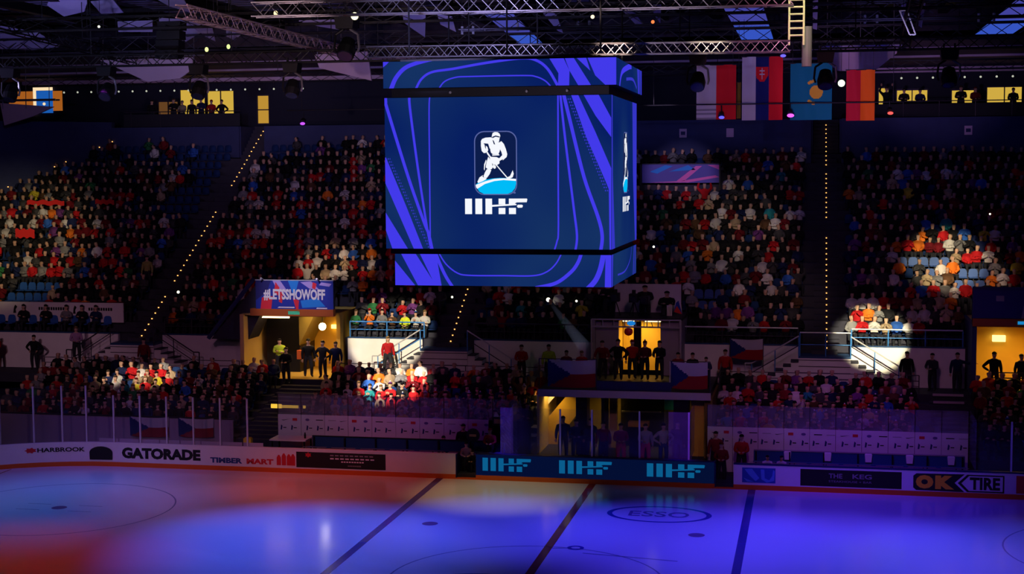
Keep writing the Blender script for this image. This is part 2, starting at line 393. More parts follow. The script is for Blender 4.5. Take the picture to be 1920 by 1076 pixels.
# the left run curves away at its far end; decals sit on the curve there
def arcpt(x):
    return 0 if x > RCX else -RR+math.sqrt(max(0, RR*RR-(x-RCX)**2))
fnA = lambda u, v: (u, arcpt(u)-.012-(.03 if u < -21.6 else 0), v)
decal(BL, 'sponsor_text', lambda m: add_text(m, 'ET', -27.3, -26.75, .42, .70, 0, BLKP, .03, fn=fnA), 'black end of a sponsor name')
decal(BL, 'sponsor_text', lambda m: add_text(m, 'HARBROOK', -24.95, -22.95, .66, .86, 0, BLKP, .03, fn=fnA), 'dark sponsor name with red leaf mark')
def leaf(m):
    c = (-25.2, .76)
    P = [(c[0]+.22*math.cos(2*PI*k/14)*(1.15 if k % 2 else .75), c[1]+.12*math.sin(2*PI*k/14)*(1.15 if k % 2 else .75)) for k in range(14)]
    m.face([fnA(u, v) for u, v in P], REDP)
decal(BL, 'sponsor_mark', leaf, 'red leaf shaped mark')
def dome(m):
    P = [(-22.75, .30), (-21.7, .30), (-21.68, .62)]+[(-22.22+.54*math.cos(PI*k/12), .62+.28*math.sin(PI*k/12)) for k in range(1, 12)]+[(-22.76, .62)]
    m.face([fnA(u, v) for u, v in P], BLKP)
    P = [(-22.45, .32), (-22.0, .32), (-22.02, .55), (-22.2, .78), (-22.4, .6)]; m.face([(fnA(u, v)[0], fnA(u, v)[1]-.004, v) for u, v in P], GREYP)
decal(BL, 'sponsor_mark', dome, 'black dome shaped mark')
decal(BL, 'sponsor_text', lambda m: add_text(m, 'GATORADE', -21.25, -17.5, .38, .88, 0, BLKP, .06, fn=lambda u, v: (u, YD, v)), 'large black sponsor lettering')
def ttext(s, x0, x1, z0, z1, mm, bold=.05): return lambda m: add_text(m, s, x0, x1, z0, z1, YD, mm, bold)
decal(BL, 'sponsor_text', ttext('TIMBER', -17.05, -15.55, .33, .57, mat('timber_navy', (.02, .06, .22), .6)), 'navy sponsor lettering')
decal(BL, 'sponsor_text', ttext('MART', -15.35, -14.1, .33, .57, REDP), 'red sponsor lettering')
def bottles(m):
    for i, x in enumerate((-13.95, -13.72, -13.49, -13.30)):
        h = .66+.05*(i % 2)+(.02*i if i < 3 else 0)
        pg(m, [(x, .32), (x+.2, .32), (x+.2, h), (x+.13, h+.12), (x+.07, h+.12), (x, h)], REDP)
decal(BL, 'sponsor_mark', bottles, 'red mark of tall gabled shapes')
def blkpanel(m):
    q(m, -13.05, -9.0, .26, .95, BLKP)
    for z, x0, x1, mm in ((.80, -11.5, -9.5, GREYP), (.66, -11.5, -9.45, WHTP), (.53, -11.0, -9.95, WHTP), (.36, -10.7, -10.1, GREYP)):
        nseg = 9
        for i in range(nseg):
            a = x0+(x1-x0)*i/nseg; q(m, a, a+(x1-x0)/nseg*.72, z, z+.055, mm, YD-.003)
    P = [(-12.5+.16*math.cos(2*PI*k/12)*(1 if k % 2 else .6), .82+.12*math.sin(2*PI*k/12)*(1 if k % 2 else .6)) for k in range(12)]; m.face([(a, YD-.003, b) for a, b in P], REDP)
decal(BL, 'sponsor_panel', blkpanel, 'black panel with small pale text lines')
# right run
def blueemb(m):
    q(m, 6.2, 7.55, .30, .92, mat('ink_blue', (.02, .10, .42), .6)); lt = mat('ink_light_blue', (.10, .32, .75), .6)
    for P in ([(6.3,.85),(6.6,.88),(6.9,.5),(6.75,.36),(6.5,.6)], [(6.95,.86),(7.1,.86),(7.12,.5),(7.3,.42),(7.42,.6),(7.46,.86),(7.52,.8),(7.5,.4),(7.2,.32),(6.98,.45)], [(6.25,.5),(6.4,.34),(6.7,.33),(6.45,.42)]):
        m.face([(a, YD-.003, b) for a, b in P], lt)
decal(BR, 'sponsor_mark', blueemb, 'blue emblem with lighter curved shapes')
def keg(m):
    q(m, 8.55, 12.55, .25, .94, BLKP)
    add_text(m, 'THE', 9.68, 10.22, .60, .79, YD-.004, GREYP, .02); add_text(m, 'KEG', 10.62, 11.38, .60, .79, YD-.004, GREYP, .02)
    add_text(m, 'STEAKHOUSE + BAR', 9.68, 11.38, .43, .51, YD-.004, GREYP, .0)
decal(BR, 'sponsor_panel', keg, 'black panel with pale steakhouse lettering')
def oktire(m):
    pg(m, [(13.0,.34),(13.12,.24),(14.75,.22),(14.98,.22),(14.6,.58),(14.98,.94),(13.12,.92),(13.0,.82)], BLKP)
    add_text(m, 'O', 13.1, 13.78, .31, .86, YD-.004, ORGP, .09); add_text(m, 'K', 13.85, 14.58, .31, .86, YD-.004, ORGP, .09)
    pg(m, [(14.72,.58),(15.08,.93),(15.2,.93),(14.86,.58),(15.2,.23),(15.08,.23)], BLKP, YD-.005)
    for x0, x1, z0, z1 in ((15.1,16.5,.88,.93),(15.1,16.5,.23,.28),(16.44,16.5,.23,.93)): q(m, x0, x1, z0, z1, BLKP, YD-.002)
    add_text(m, 'TIRE', 15.18, 16.34, .33, .83, YD-.004, BLKP, .04)
decal(BR, 'sponsor_text', oktire, 'orange and black tyre dealer lettering')
decal(BR, 'sponsor_panel', lambda m: q(m, 16.95, 19, .24, .95, REDP), 'red panel')
# LED board in the middle
LB = thing('led_board', 'dark blue illuminated board at centre ice with three bright cyan marks', 'advertising board', (0, 0, 0))
m = MB(); m.box(-5.02, 5.08, 0, .25, .2, 1.12, CAPB); m.build('housing', LB)
m = MB(); m.box(-5.02, 5.08, -.015, .12, 0, .2, KICK); m.build('kick_strip', LB, label='orange kick strip')
m = MB(); q(m, -5.0, 5.06, .2, 1.08, LEDD, -.004)
for x0, x1 in ((-4.72, -2.62), (-1.42, .82), (2.28, 4.78)):
    x0 += 0; wd = min(x1-x0, 2.4)
    for P in iihf_polys(): pg(m, [(x0+u*wd, .96-v*.56) for u, v in P], LEDC, -.009)
m.build('lit_screen', LB, label='lit screen with cyan letters')

# gates standing open: dark recess with jamb posts
for x0, x1, lb in ((-5.9, -5.02, 'dark open gate in the boards at the left end of lit board'), (5.08, 5.85, 'dark open gate in the boards at the right end of lit board')):
    t = thing('bench_gate', lb, 'gate', (x0, 0, 0)); m = MB(); m.box(x0, x0+.05, 0, .9, 0, 1.05, CAPB); m.build('gate_leaf', t)
    m = MB(); m.box(x0, x1, -.01, .12, 0, .06, KICK); m.build('threshold', t)

# ------------------------------------------------------------------ perspex panels on the boards
def glass_panel(x0, x1, z1, label, group, y0=.05, y1=.05, z0=1.09, post=PURPLE, post_r=.035, mt=None):
    t = thing('rink_glass', label, 'rink glass', (x0, y0, z0), group)
    m = MB(); m.prism([(x0, z0), (x1, z0), (x1, z1), (x0, z1)], lambda u, v: (u, y0+(y1-y0)*(u-x0)/(x1-x0), v), lambda u, v: (u, y0+(y1-y0)*(u-x0)/(x1-x0)+.012, v), mt or GLASS); m.build('pane', t)
    m = MB(); m.box(x1-post_r, x1+post_r, y1-.02, y1+.05, z0, z1, mat('post_metal', (.62, .6, .65), .35, .2)); m.build('post', t)
    return t
xs = [-27.6, -26.35, -25.1, -23.95, -22.9]
for a, b in zip(xs, xs[1:]): glass_panel(a, b, 3.62, 'tall clear shield panel at the far left end of the boards', 'tall end shield panels', arcpt(a)+.06, arcpt(b)+.06)
xs = [-22.9+1.265*k for k in range(7)]
for a, b in zip(xs, xs[1:]): glass_panel(a, b, 3.2, 'clear shield panel with upright post on the left boards', 'left side shield panels', arcpt(a)+.06, arcpt(b)+.06)
for a, b in zip([-3.45, -1.4, -.05, 1.95], [-1.4, -.05, 1.95, 4.0]): glass_panel(a, b, 3.1, 'clear shield panel standing on the lit blue board', 'centre shield panels', .18, .18, 1.12)
for a, b in zip([15.5, 16.75, 18.0], [16.75, 18.0, 19.3]): glass_panel(a, b, 3.1, 'clear shield panel at the right end of the boards', 'right side shield panels')
for x, lb in ((-3.5, 'upright hazy divider between left bench and tunnel'), (4.05, 'upright hazy divider between tunnel and right bench'), (15.4, 'upright hazy divider at the far end of right bench')):
    m = MB(); m.box(x-.01, x+.01, .1, 2.4, 1.1, 3.1, GLASSP); tag(m.build('shield_divider', None, (x, .1, 1.1)), lb, 'rink glass')
for x0, x1, lb in ((-4.0, -3.45, 'violet-lit hazy pane standing left of the tunnel panels'), (3.15, 4.0, 'violet-lit hazy pane standing right of the tunnel panels')):
    m = MB(); m.box(x0, x1, .28, .3, 1.12, 3.08, GLASSV); tag(m.build('hazy_pane', None, (x0, .3, 1.12)), lb, 'rink glass')
# small white ledge signs under the left glass
for k in range(8):
    x = -22.4+k*.98
    m = MB(); m.box(x, x+.92, .14, .17, 1.09, 1.24, mat('ledge_sign', (.5, .42, .52), .6)); tag(m.build('ledge_sign', None, (x, .14, 1.09)), 'low pale sign strip along the foot of the left shield panels', 'sign', 'ledge signs under left glass')
m = MB(); m.box(-15.55, -15.2, .16, .4, 1.09, 1.42, mat('yellow_box', (.8, .62, .02), .6)); m.box(-15.5, -15.25, .18, .38, 1.42, 1.46, mat('yellow_box', (0,0,0)))
tag(m.build('yellow_box', None, (-15.4, .2, 1.09)), 'small yellow box on the boards at the end of left glass', 'box')

# ------------------------------------------------------------------ players' benches
SWO = [(0,.45),(.12,.2),(.3,.22),(1,.75),(.33,.42),(.16,.4)]
def bench_area(side, x0, x1, lbl):
    nb = int(round((x1-x0)/1.075)); wpan = (x1-x0)/nb
    t = thing('bench_back_wall', 'white sponsor wall of panels behind the %s players bench' % lbl, 'wall', (x0, 2.5, .2))
    for i in range(nb):
        a = x0+i*wpan; m = MB(); m.box(a+.008, a+wpan-.008, 2.5, 2.58, .2, 2.14, mat('bench_wall_white', (.66, .64, .68), .6, noise=.06, bscale=2))
        for j in range(2):
            u = a+.18+j*.52; kind = (i*2+j) % 5; y = 2.495
            if kind == 0: m.face([(u+p*.42, y, 1.84+r*.14) for p, r in SWO], BLKP)
            elif kind == 1: q(m, u, u+.22, 1.86, 1.98, REDP, y)
            elif kind == 2: m.face([(u+.12+.1*math.cos(2*PI*k/10), y, 1.92+.06*math.sin(2*PI*k/10)) for k in range(10)], mat('mark_purple', (.12,.08,.25), .6))
            elif kind == 3: q(m, u, u+.34, 1.90, 1.94, mat('mark_rose', (.5,.15,.2), .6), y)
            else: q(m, u, u+.36, 1.9, 1.93, GREYP, y)
            u2_ = a+.12+j*.5+(.12 if i % 2 else 0)
            m.face([(u2_, y, 1.44), (u2_+.07, y, 1.44), (u2_+.1, y, 1.62), (u2_+.03, y, 1.68)], NAVY); q(m, u2_+.13, u2_+.28, 1.52, 1.56, mat('mark_rose', (0,0,0)), y)
        m.build('wall_panel', t)
    for i in range(nb):
        a = x0+i*wpan; m = MB(); m.box(a+.01, a+wpan-.01, 2.52, 2.535, 2.14, 3.08, GLASSP)
        g = thing('bench_glass', 'purple-lit hazy clear panel above the %s bench wall' % lbl, 'rink glass', (a, 2.52, 2.14), 'shield panels above %s bench wall' % lbl)
        m.build('pane', g)
        m = MB(); m.box(a-.012, a+.012, 2.5, 2.55, 2.14, 3.1, DARKM); m.build('post', g)
    # floor, ledge and the long bench
    m = MB(); m.box(x0, x1, .12, 2.5, -.02, .2, CONC); struct('floor_bench_%s' % side, m)
    t = thing('players_bench', 'long dark blue players bench in front of the %s sponsor wall' % lbl, 'bench', ((x0+x1)/2, 1.4, .2))
    a, b = x0+1.9, x1-.4
    if side == 'right': a, b = x0+2.0, x1-.2
    m = MB(); m.box(a, b, 1.15, 1.6, .62, .68, mat('bench_blue', (.015, .07, .2), .5)); m.build('seat', t)
    m = MB(); m.box(a, b, 1.72, 1.77, .8, 1.32, mat('bench_blue', (0,0,0))); m.box(a, b, 1.70, 1.79, 1.32, 1.36, GREYP if side == 'right' else DARKM); m.build('backrest', t)
    n = 7
    for i in range(n):
        x = a+.1+(b-a-.2)*i/(n-1); m = MB(); m.box(x-.03, x+.03, 1.2, 1.55, .2, .62, DARKM); m.box(x-.03, x+.03, 1.6, 1.72, .2, 1.3, DARKM); m.build('leg', t)
    m = MB(); m.box(a, b, 1.0, 1.12, .95, 1.0, mat('bench_blue', (0,0,0))); 
    for i in range(n):
        x = a+.4+(b-a-.8)*i/(n-1); m.box(x-.6, x+.5, .99, 1.005, .965, .985, GREYP); m.box(x-.02, x+.02, 1.0, 1.1, .2, .95, DARKM)
    m.build('bottle_shelf', t, label='narrow shelf with pale edge strips')
bench_area('left', -14.8, -3.7, 'left')
bench_area('right', 4.6, 15.35, 'right')
t = thing('equipment_table', 'pale topped low table at the left end of left bench', 'table', (-13.6, 1.4, .2))
m = MB(); m.box(-14.7, -13.0, 1.1, 2.2, 1.18, 1.24, WHITEP); m.build('table_top', t)
for x in (-14.6, -13.1):
    for y in (1.2, 2.1): m = MB(); m.box(x-.03, x+.03, y-.03, y+.03, .2, 1.18, DARKM); m.build('leg', t)
m = MB(); m.tube((-13.2, 1.6, 1.24), (-13.2, 1.6, 1.42), .045, BLACK); m.tube((-13.2, 1.6, 1.42), (-13.2, 1.6, 1.5), .03, BLACK); tag(m.build('drinks_bottle', None, (-13.2, 1.6, 1.24)), 'dark bottle on the pale table by left bench', 'bottle')
for i in range(5):
    x = 8.0+i*1.65
    m = MB(); m.box(x-.13, x+.13, 1.66, 1.84, 1.30, 1.33, WHTP); m.prism([(x-.12, .98), (x+.12, .98), (x+.15, 1.3), (x-.15, 1.3)], lambda u, v: (u, 1.62, v), lambda u, v: (u, 1.69, v), WHTP)
    tag(m.build('towel', None, (x, 1.66, 1.3)), 'white towel hanging over the right bench backrest', 'towel', 'towels on right bench')

# ------------------------------------------------------------------ stands
UY0, UZ0, UD, UR = 11.3, 4.66, .85, .515      # upper stand first tread
NUP = 19
def uz(j): return UZ0 + UR*j
def uy(j): return UY0 + UD*j
AISLES = (-25.55, -8.85, 9.65)
def xleft(y):  return -50.0 if y < 14 else max(-50.0, -35.0-(28-y)*1.0)
ut = MB()
for j in range(NUP):
    xl = xleft(uy(j)); cuts = ([(-19.2, -14.4), (16.1, 20.4)] if uy(j) < 14.1 else []) + ([(-1.3, 2.9)] if uy(j) < 13.4 else [])
    xa = xl
    for c0, c1 in sorted(cuts): ut.box(xa, c0, uy(j), uy(j)+UD+.01, 3.5, uz(j), CONC); xa = c1
    ut.box(xa, 26, uy(j), uy(j)+UD+.01, 3.5, uz(j), CONC)
for a in AISLES:                                  # half steps of the aisles
    for j in range(NUP-1): ut.box(a-.6, a+.6, uy(j)+UD*.5, uy(j)+UD, uz(j), uz(j)+UR*.5, CONC)
struct('upper_terrace', ut)
LY0, LZ0, LD, LR, NLO = 2.75, 1.0, .9, .24, 7
lt_ = MB()
LSEC = [(-30, -16.9), (-14.3, -3.1), (4.7, 14.2), (15.9, 24)]
for x0, x1 in LSEC:
    for k in range(NLO): lt_.box(x0, x1, LY0+LD*k, LY0+LD*(k+1)+.01, -.02, LZ0+LR*k, CONC)
for x0, x1 in ((-16.9, -14.3), (14.2, 15.9)):
    for k in range(14): lt_.box(x0, x1, LY0+LD*.5*k, LY0+LD*.5*(k+1)+.01, -.02, .9+LR*.52*k, CONC)
struct('lower_terrace', lt_)
wk = MB(); wk.box(-50, -2.9, 9.05, 11.35, 2.3, 2.78, CONC); wk.box(4.5, 26, 9.05, 11.35, 2.3, 2.78, CONC); struct('walkway', wk)
# white wall in front of the upper stand, cut at the landings and gateways
ww = MB()
for x0, x1 in ((-50, -26.8), (-24.3, -19.5), (-14.2, -10.25), (-7.6, -1.35), (2.85, 8.35), (10.75, 16.0)):
    ww.box(x0, x1, 11.1, 11.32, 2.78, 4.66, WHITEW); ww.box(x0, x1, 11.08, 11.34, 4.66, 4.72, mat('wall_cap_blue', (.02, .06, .16), .5))
struct('wall_front', ww, 'low white wall in front of the upper stand')
STAIRM = mat('stair_dark', (.05, .05, .07), .8)
LANDS = [(-25.55, -1), (-8.92, -.5), (9.55, 0)]
for i, (ax, _) in enumerate(LANDS):
    t = thing('landing_stairs', ['double flight of dark steps at the foot of the left aisle', 'double flight of steps with rails below the scoreboard aisle', 'double flight of steps with white landing front on the right'][i], 'stairs', (ax, 10.5, 2.78))
    m = MB(); m.box(ax-1.2, ax+1.2, 10.1, 11.33, 2.78, 4.2, WHITEW); m.box(ax-1.2, ax+1.2, 10.1, 11.33, 4.2, 4.3, mat('wall_cap_blue', (0,0,0)))
    for z in (3.2, 3.5, 3.8, 4.1): m.box(ax-1.2, ax+1.2, 10.08, 10.1, z, z+.03, RAILD)
    m.build('landing', t)
    m = MB(); m.box(ax-.6, ax+.6, 10.9, 11.33, 4.3, 4.5, STAIRM); m.build('top_step', t)
    for s in (-1, 1):
        f = MB()
        for k in range(6):
            z = 4.2-(k+1)*.22; xa = ax+s*(1.2+.36*k); xb = ax+s*(1.2+.36*(k+1)); f.box(min(xa, xb), max(xa, xb), 10.2, 11.05, 2.78, z, WHITEW); f.box(min(xa, xb)-.01, max(xa, xb)+.01, 10.16, 11.07, z, z+.05, STAIRM)
        f.build('flight', t)
        rm = RAILW if i else RAILD; r = MB(); r.path([(ax+s*1.2, 10.12, 5.25), (ax+s*3.4, 10.12, 3.9), (ax+s*3.7, 10.12, 3.9), (ax+s*3.7, 10.12, 2.78)], .035, rm)
        r2_ = MB(); r2_.path([(ax+s*1.2, 10.12, 4.8), (ax+s*3.4, 10.12, 3.45)], .025, RAILB if i == 1 and s < 0 else RAILD)
        for u in (1.2, 2.3, 3.4): r2_.tube((ax+s*u, 10.12, 4.3-(u-1.2)*.6-.1), (ax+s*u, 10.12, 5.25-(u-1.2)*.61), .025, RAILB if i else RAILD)
        r.build('handrail', t, label='pale handrail' if i else None); r2_.build('balusters', t)
# rail in front of the upper stand
def upper_rail(x0, x1, lab, mtop, mpost):
    t = thing('stand_railing', lab, 'railing', (x0, 11.2, 4.72))
    m = MB(); m.tube((x0, 11.2, 5.5), (x1, 11.2, 5.5), .035, mtop); m.build('top_rail', t)
    m = MB(); m.tube((x0, 11.2, 5.1), (x1, 11.2, 5.1), .02, mpost); m.build('middle_rail', t)
    n = max(2, int((x1-x0)/1.4)+1)
    for i in range(n):
        x = x0+(x1-x0)*i/(n-1); p = MB(); p.tube((x, 11.2, 4.72), (x, 11.2, 5.5), .03, mpost); p.build('post', t)
upper_rail(-14.1, -10.2, 'blue railing on the white wall in the light pool left of scoreboard aisle', RAILB, RAILB)
upper_rail(-7.6, -1.5, 'thin dark railing on the wall between scoreboard aisle and camera platform', RAILD, RAILD)
upper_rail(2.9, 8.3, 'pale railing on the wall right of the camera platform', RAILW, RAILD)
upper_rail(10.8, 15.9, 'pale topped blue railing on the wall right of the right landing', RAILW, RAILB)
upper_rail(-24.2, -19.7, 'thin dark railing between left aisle and banner gateway', RAILD, RAILD)
t = thing('landing_railing', 'pale railing across the right landing below the lit aisle', 'railing', (8.4, 10.12, 4.3))
m = MB(); m.tube((8.4, 10.12, 5.42), (10.75, 10.12, 5.42), .035, RAILW); m.build('top_rail', t)
m = MB(); m.tube((8.4, 10.12, 4.85), (10.75, 10.12, 4.85), .02, RAILB); m.build('middle_rail', t)
for x in (8.4, 9.6, 10.75): m = MB(); m.tube((x, 10.12, 4.3), (x, 10.12, 5.42), .03, RAILB); m.build('post', t)
# dark three bar fence on the edge of the walkway
for x0, x1, lb in ((-30, -19.3, 'dark barred fence along the walkway at the left end'), (-14.2, -3.2, 'dark barred fence along the walkway behind left bench stand'), (4.7, 13.8, 'dark barred fence along the walkway behind right bench stand')):
    t = thing('walkway_fence', lb, 'railing', (x0, 9.2, 2.78))
    for z in (3.1, 3.35, 3.62): m = MB(); m.tube((x0, 9.2, z), (x1, 9.2, z), .02, RAILD, 5); m.build('bar', t)
    n = int((x1-x0)/2)+1
    for i in range(n): x = x0+(x1-x0)*i/(n-1); m = MB(); m.tube((x, 9.2, 2.78), (x, 9.2, 3.62), .025, RAILD, 5); m.build('post', t)
# back of the stand
bw = MB()
for x0, x1 in ((-35, -26.4), (-24.7, -9.6), (-8.0, 8.9), (10.4, 26)): bw.box(x0, x1, 27.5, 27.75, 14, 15.95, DBLUE)
for x0, x1 in ((-7.9, 8.8), (10.5, 26)): bw.box(x0, x1, 26.0, 26.2, 12.5, 15.95, DBLUE)
for a in AISLES:
    for j in range(9): bw.box(a-.7, a+.7, 27.4+j*.3, 27.4+(j+1)*.3+.01, 13, 13.93+.23*(j+1), CONC)
    for s in (-1, 1): bw.box(a+s*.85-.08, a+s*.85+.08, 27.6, 30, 14, 15.95, DBLUE)
bw.prism([(-35, 27.5), (-50, 12.5), (-50.3, 12.8), (-35, 27.9)], lambda x, y: (x, y, 3), lambda x, y: (x, y, 16.3), DBLUE)
struct('wall_back_parapet', bw)
cc = MB(); cc.box(-50, 26, 30.0, 34, 15.7, 15.98, CONC); cc.box(-35, 26, 27.75, 30.0, 13.2, 13.3, CONC); struct('concourse_floor', cc)
wb = MB()
Z0, Z1 = 15.98, 19.3
WINS = [(-44.2,-40.2,17.2,18.6,'r'),(-33.4,-32.0,16.3,17.75,'d'),(-31.85,-30.1,16.4,18.5,'y'),(-29.95,-28.1,16.4,18.4,'y'),(-26.5,-25.7,16.2,18.05,'d2'),
        (12.7,13.3,16.5,17.9,'y'),(13.75,15.55,17.0,17.75,'y'),(16.9,18.2,16.9,17.7,'y'),(18.9,20.9,16.9,17.85,'y')]
xs_ = sorted(set([-50, 26]+[w_[0] for w_ in WINS]+[w_[1] for w_ in WINS]))
for a, b in zip(xs_, xs_[1:]):
    hit = [w_ for w_ in WINS if w_[0] <= a+1e-6 and w_[1] >= b-1e-6]
    DBK = mat('back_wall_dark', (.010, .011, .028), .8)
    if hit: wb.box(a, b, 31, 31.2, Z0, hit[0][2], DBK); wb.box(a, b, 31, 31.2, hit[0][3], Z1, DBK)
    else: wb.box(a, b, 31, 31.2, Z0, Z1, DBK)
struct('wall_back', wb)
WY = emis('suite_light_yellow', (.62, .40, .055), 1); WO = emis('suite_light_orange', (.36, .10, .012), 1); WD = emis('suite_light_dim', (.12, .05, .015), 1); WDO = emis('suite_light_door', (.50, .27, .035), 1)
for n_, (x0, x1, z0, z1, k) in enumerate(WINS):
    wm = MB(); wm.box(x0, x1, 31.06, 31.10, z0, z1, {'y': WY, 'r': WO, 'd': WD, 'd2': WDO}[k])
    for x in ([x0, x1] + ([(x0+x1)/2] if x1-x0 > 1.2 else [])): wm.box(x-.03, x+.03, 30.97, 31.05, z0, z1, RAILD)
    wm.box(x0, x1, 30.97, 31.05, z0-.04, z0+.04, RAILD); wm.box(x0, x1, 30.97, 31.05, z1-.04, z1+.04, RAILD)
    if k == 'd2': wm.box(x0, x1, 30.97, 31.05, (z0+z1)/2-.05, (z0+z1)/2+.02, RAILD)
    struct('window_%d' % (n_+1), wm)
# blue screen with pale frame in the far left suite
t = thing('suite_screen', 'small blue lit screen with bright frame in the far left suite', 'screen', (-41.3, 30.9, 17.1))
m = MB(); m.box(-42.3, -42.1, 30.86, 30.94, 17.0, 18.75, emis('bright_frame', (1, .75, .45), 1)); m.box(-42.3, -40.9, 30.86, 30.94, 18.6, 18.8, MATS['bright_frame']); m.build('frame', t)
m = MB(); m.box(-42.08, -40.9, 30.88, 30.93, 17.1, 18.58, emis('screen_blue', (.01, .10, .42), 1)); m.ball((-41.5, 30.85, 17.7), .1, MATS['bright_frame']); m.build('screen', t)
# long pale ledge at the soffit, with its row of bulbs
m = MB(); m.box(-43, -13, 30.7, 30.95, 18.95, 19.25, mat('ledge_mauve', (.55, .42, .6), .7)); m.box(11.5, 24, 30.7, 30.95, 18.75, 19.05, MATS['ledge_mauve']); struct('trim_1', m)
BULB = emis('bulb_white', (.5, .52, .42), 1)
for i in range(30):
    x = -39.9+i*.98 if i < 18 else 14.0+(i-18)*.9
    if i < 18 or x < 21:
        m = MB(); m.ball((x, 30.6, 18.42), .065, BULB, 8, 5); m.tube((x, 30.6, 18.48), (x, 30.6, 18.97), .012, RAILD, 4); m.box(x-.03, x+.03, 30.58, 30.96, 18.95, 18.99, RAILD)
        tag(m.build('hanging_bulb', None, (x, 30.6, 18.4)), 'tiny pale bulb in the row above the suite windows', 'lamp', 'bulbs above the suites')

# ------------------------------------------------------------------ ceiling
CEILM = mat('ceiling_dark', (.03, .026, .04), .9, noise=.3, bscale=.6)
STRIP = mat('ceiling_sheet', (.22, .22, .42), .6, noise=.25, bscale=2)
c = MB(); c.box(-60, 40, -32, 22, 21.8, 22.05, CEILM); c.box(-60, 40, 22, 22.3, 20.0, 22.05, CEILM)
c.prism([(22, 20.0), (31.2, 19.15), (31.2, 19.45), (22, 20.4)], lambda u, v: (-60, u, v), lambda u, v: (40, u, v), mat('soffit', (.09, .065, .10), .9, noise=.2, bscale=.5))
for y, z in ((24.5, 19.75), (27.3, 19.5)): c.box(-55, 26, y, y+.25, z-.12, z, mat('ledge_mauve', (0,0,0)))
for x in (-52, -46, -40.5, -36, -30.5, -26.8, -21.5, -17, -13.5, -9, -3.8, .8, 3.6, 8.6, 12.6, 15.6, 20.2, 24):   # dark joists along the depth
    c.box(x-.25, x+.25, -6, 22, 21.3, 21.8, BLACK)
for y in (6, 12, 18): c.box(-55, 26, y, y+.2, 21.45, 21.65, BLACK)
struct('ceiling', c)
strips = [(-49.5,-1,19),(-43.5,0,20),(-38.4,4,21),(-33,6,19),(-28.6,-2,15),(-24,3,20.5),(-19.2,2,15),(-15,4,16),(-11.2,6,16.5),(-9.8,6.5,14),(2.2,3,12),(-2.4,4,14),(10.6,6,13),(14,4,10),(22.4,4,15)]
for x, y0, y1 in strips:
    m = MB(); m.box(x-.75, x+.75, y0, y1, 21.55, 21.61, STRIP)
    for k in range(int((y1-y0)/.8)): m.box(x-.75, x+.75, y0+.8*k, y0+.8*k+.06, 21.52, 21.55, BLACK)
    for yy in (y0+.3, y1-.3): m.box(x-.05, x+.05, yy-.05, yy+.05, 21.61, 21.8, DARKM)
    tag(m.build('ceiling_sheet', None, (x, y0, 21.55)), 'dim bluish ribbed sheet set between dark roof joists', 'ceiling panel', 'bluish roof sheets')
SHEETS = [[(-27.02,5.31,21.38),(-25.06,5.42,21.33),(-25.82,6.48,20.91),(-27.11,6.88,20.75),(-27.41,5.79,21.18)],
 [(-31.03,7.68,20.43),(-29.41,8.41,20.14),(-28.99,9.87,19.55),(-30.69,10.14,19.45),(-32.39,9.95,19.52)],
 [(-24.64,7.58,20.47),(-22.78,7.56,20.47),(-23.28,8.6,20.06),(-25.06,8.51,20.1)],
 [(-22.34,7.33,20.57),(-21.19,7.54,20.48),(-20.84,8.82,19.97),(-22.53,10.05,19.48),(-22.38,8.86,19.96),(-22.84,8.51,20.1)],
 [(-21.58,5.61,21.26),(-20.29,5.68,21.23),(-20.47,6.86,20.76),(-21.27,6.22,21.01)],
 [(-21.07,7.34,20.56),(-20.01,8.33,20.17),(-20.43,9.71,19.62),(-20.75,9.15,19.84)],
 [(-19.26,8.26,20.19),(-18.58,8.83,19.97),(-19.39,9.65,19.64),(-19.65,9.2,19.82)],
 [(-10.11,7.5,20.5),(-9.03,7.66,20.44),(-9.63,9.78,19.59),(-9.98,9.03,19.89),(-10.28,8.3,20.18)],
 [(-8.47,7.69,20.42),(-7.82,7.97,20.31),(-7.97,9.34,19.76),(-8.55,8.59,20.06)],
 [(-3.5,7.55,20.48),(-2.85,7.59,20.46),(-2.81,9.69,19.62),(-3.03,9.48,19.71)],
 [(.24,7.65,20.44),(.85,8.07,20.27),(1.1,9.37,19.75),(.81,9.26,19.8)], [(1.62,7.35,20.56),(2.1,7.37,20.55),(1.89,9.01,19.9),(1.71,8.31,20.17)],
 [(-25.03,5.62,21.25),(-23.81,5.49,21.31),(-23.86,6.69,20.83),(-25.05,6.73,20.81)], [(8.84,7.46,20.52),(9.07,7.28,20.59),(9.04,9.96,19.51),(8.85,9.85,19.56)],
 [(12.67,7.48,20.51),(12.89,7.49,20.5),(12.9,9.66,19.64),(12.71,8.88,19.95)], [(-15.41,7.94,20.33),(-13.27,7.94,20.32),(-13.34,8.97,19.91),(-14.53,8.5,20.1)], [(13.44,7.52,20.49),(13.72,7.54,20.49),(13.72,9.99,19.5),(13.56,9.79,19.58)]]
SLM = mat('sail_sheet', (.34, .32, .50), .8, noise=.12, bscale=1.2)
for P in SHEETS:
    m = MB(); m.prism([(p[0], p[1]) for p in P], lambda u, v: (u, v, 20.3-.4*(v-8)), lambda u, v: (u, v+.02, 20.35-.4*(v-8)), SLM)
    hp = max(P, key=lambda p: p[2]); m.tube((hp[0], hp[1]+.02, hp[2]), (hp[0], hp[1]+.02, 21.79), .012, DARKM, 4)
    cx_ = sum(p[0] for p in P)/len(P)
    tag(m.build('acoustic_sail', None, P[0]), 'dim bluish tilted sheet hanging under the roof, %s' % ('upper left' if cx_ < -12 else 'near the scoreboard' if cx_ < 3 else 'upper right'), 'ceiling sheet', 'tilted sheets %s' % ('upper left' if cx_ < -12 else 'near the scoreboard' if cx_ < 3 else 'upper right'))
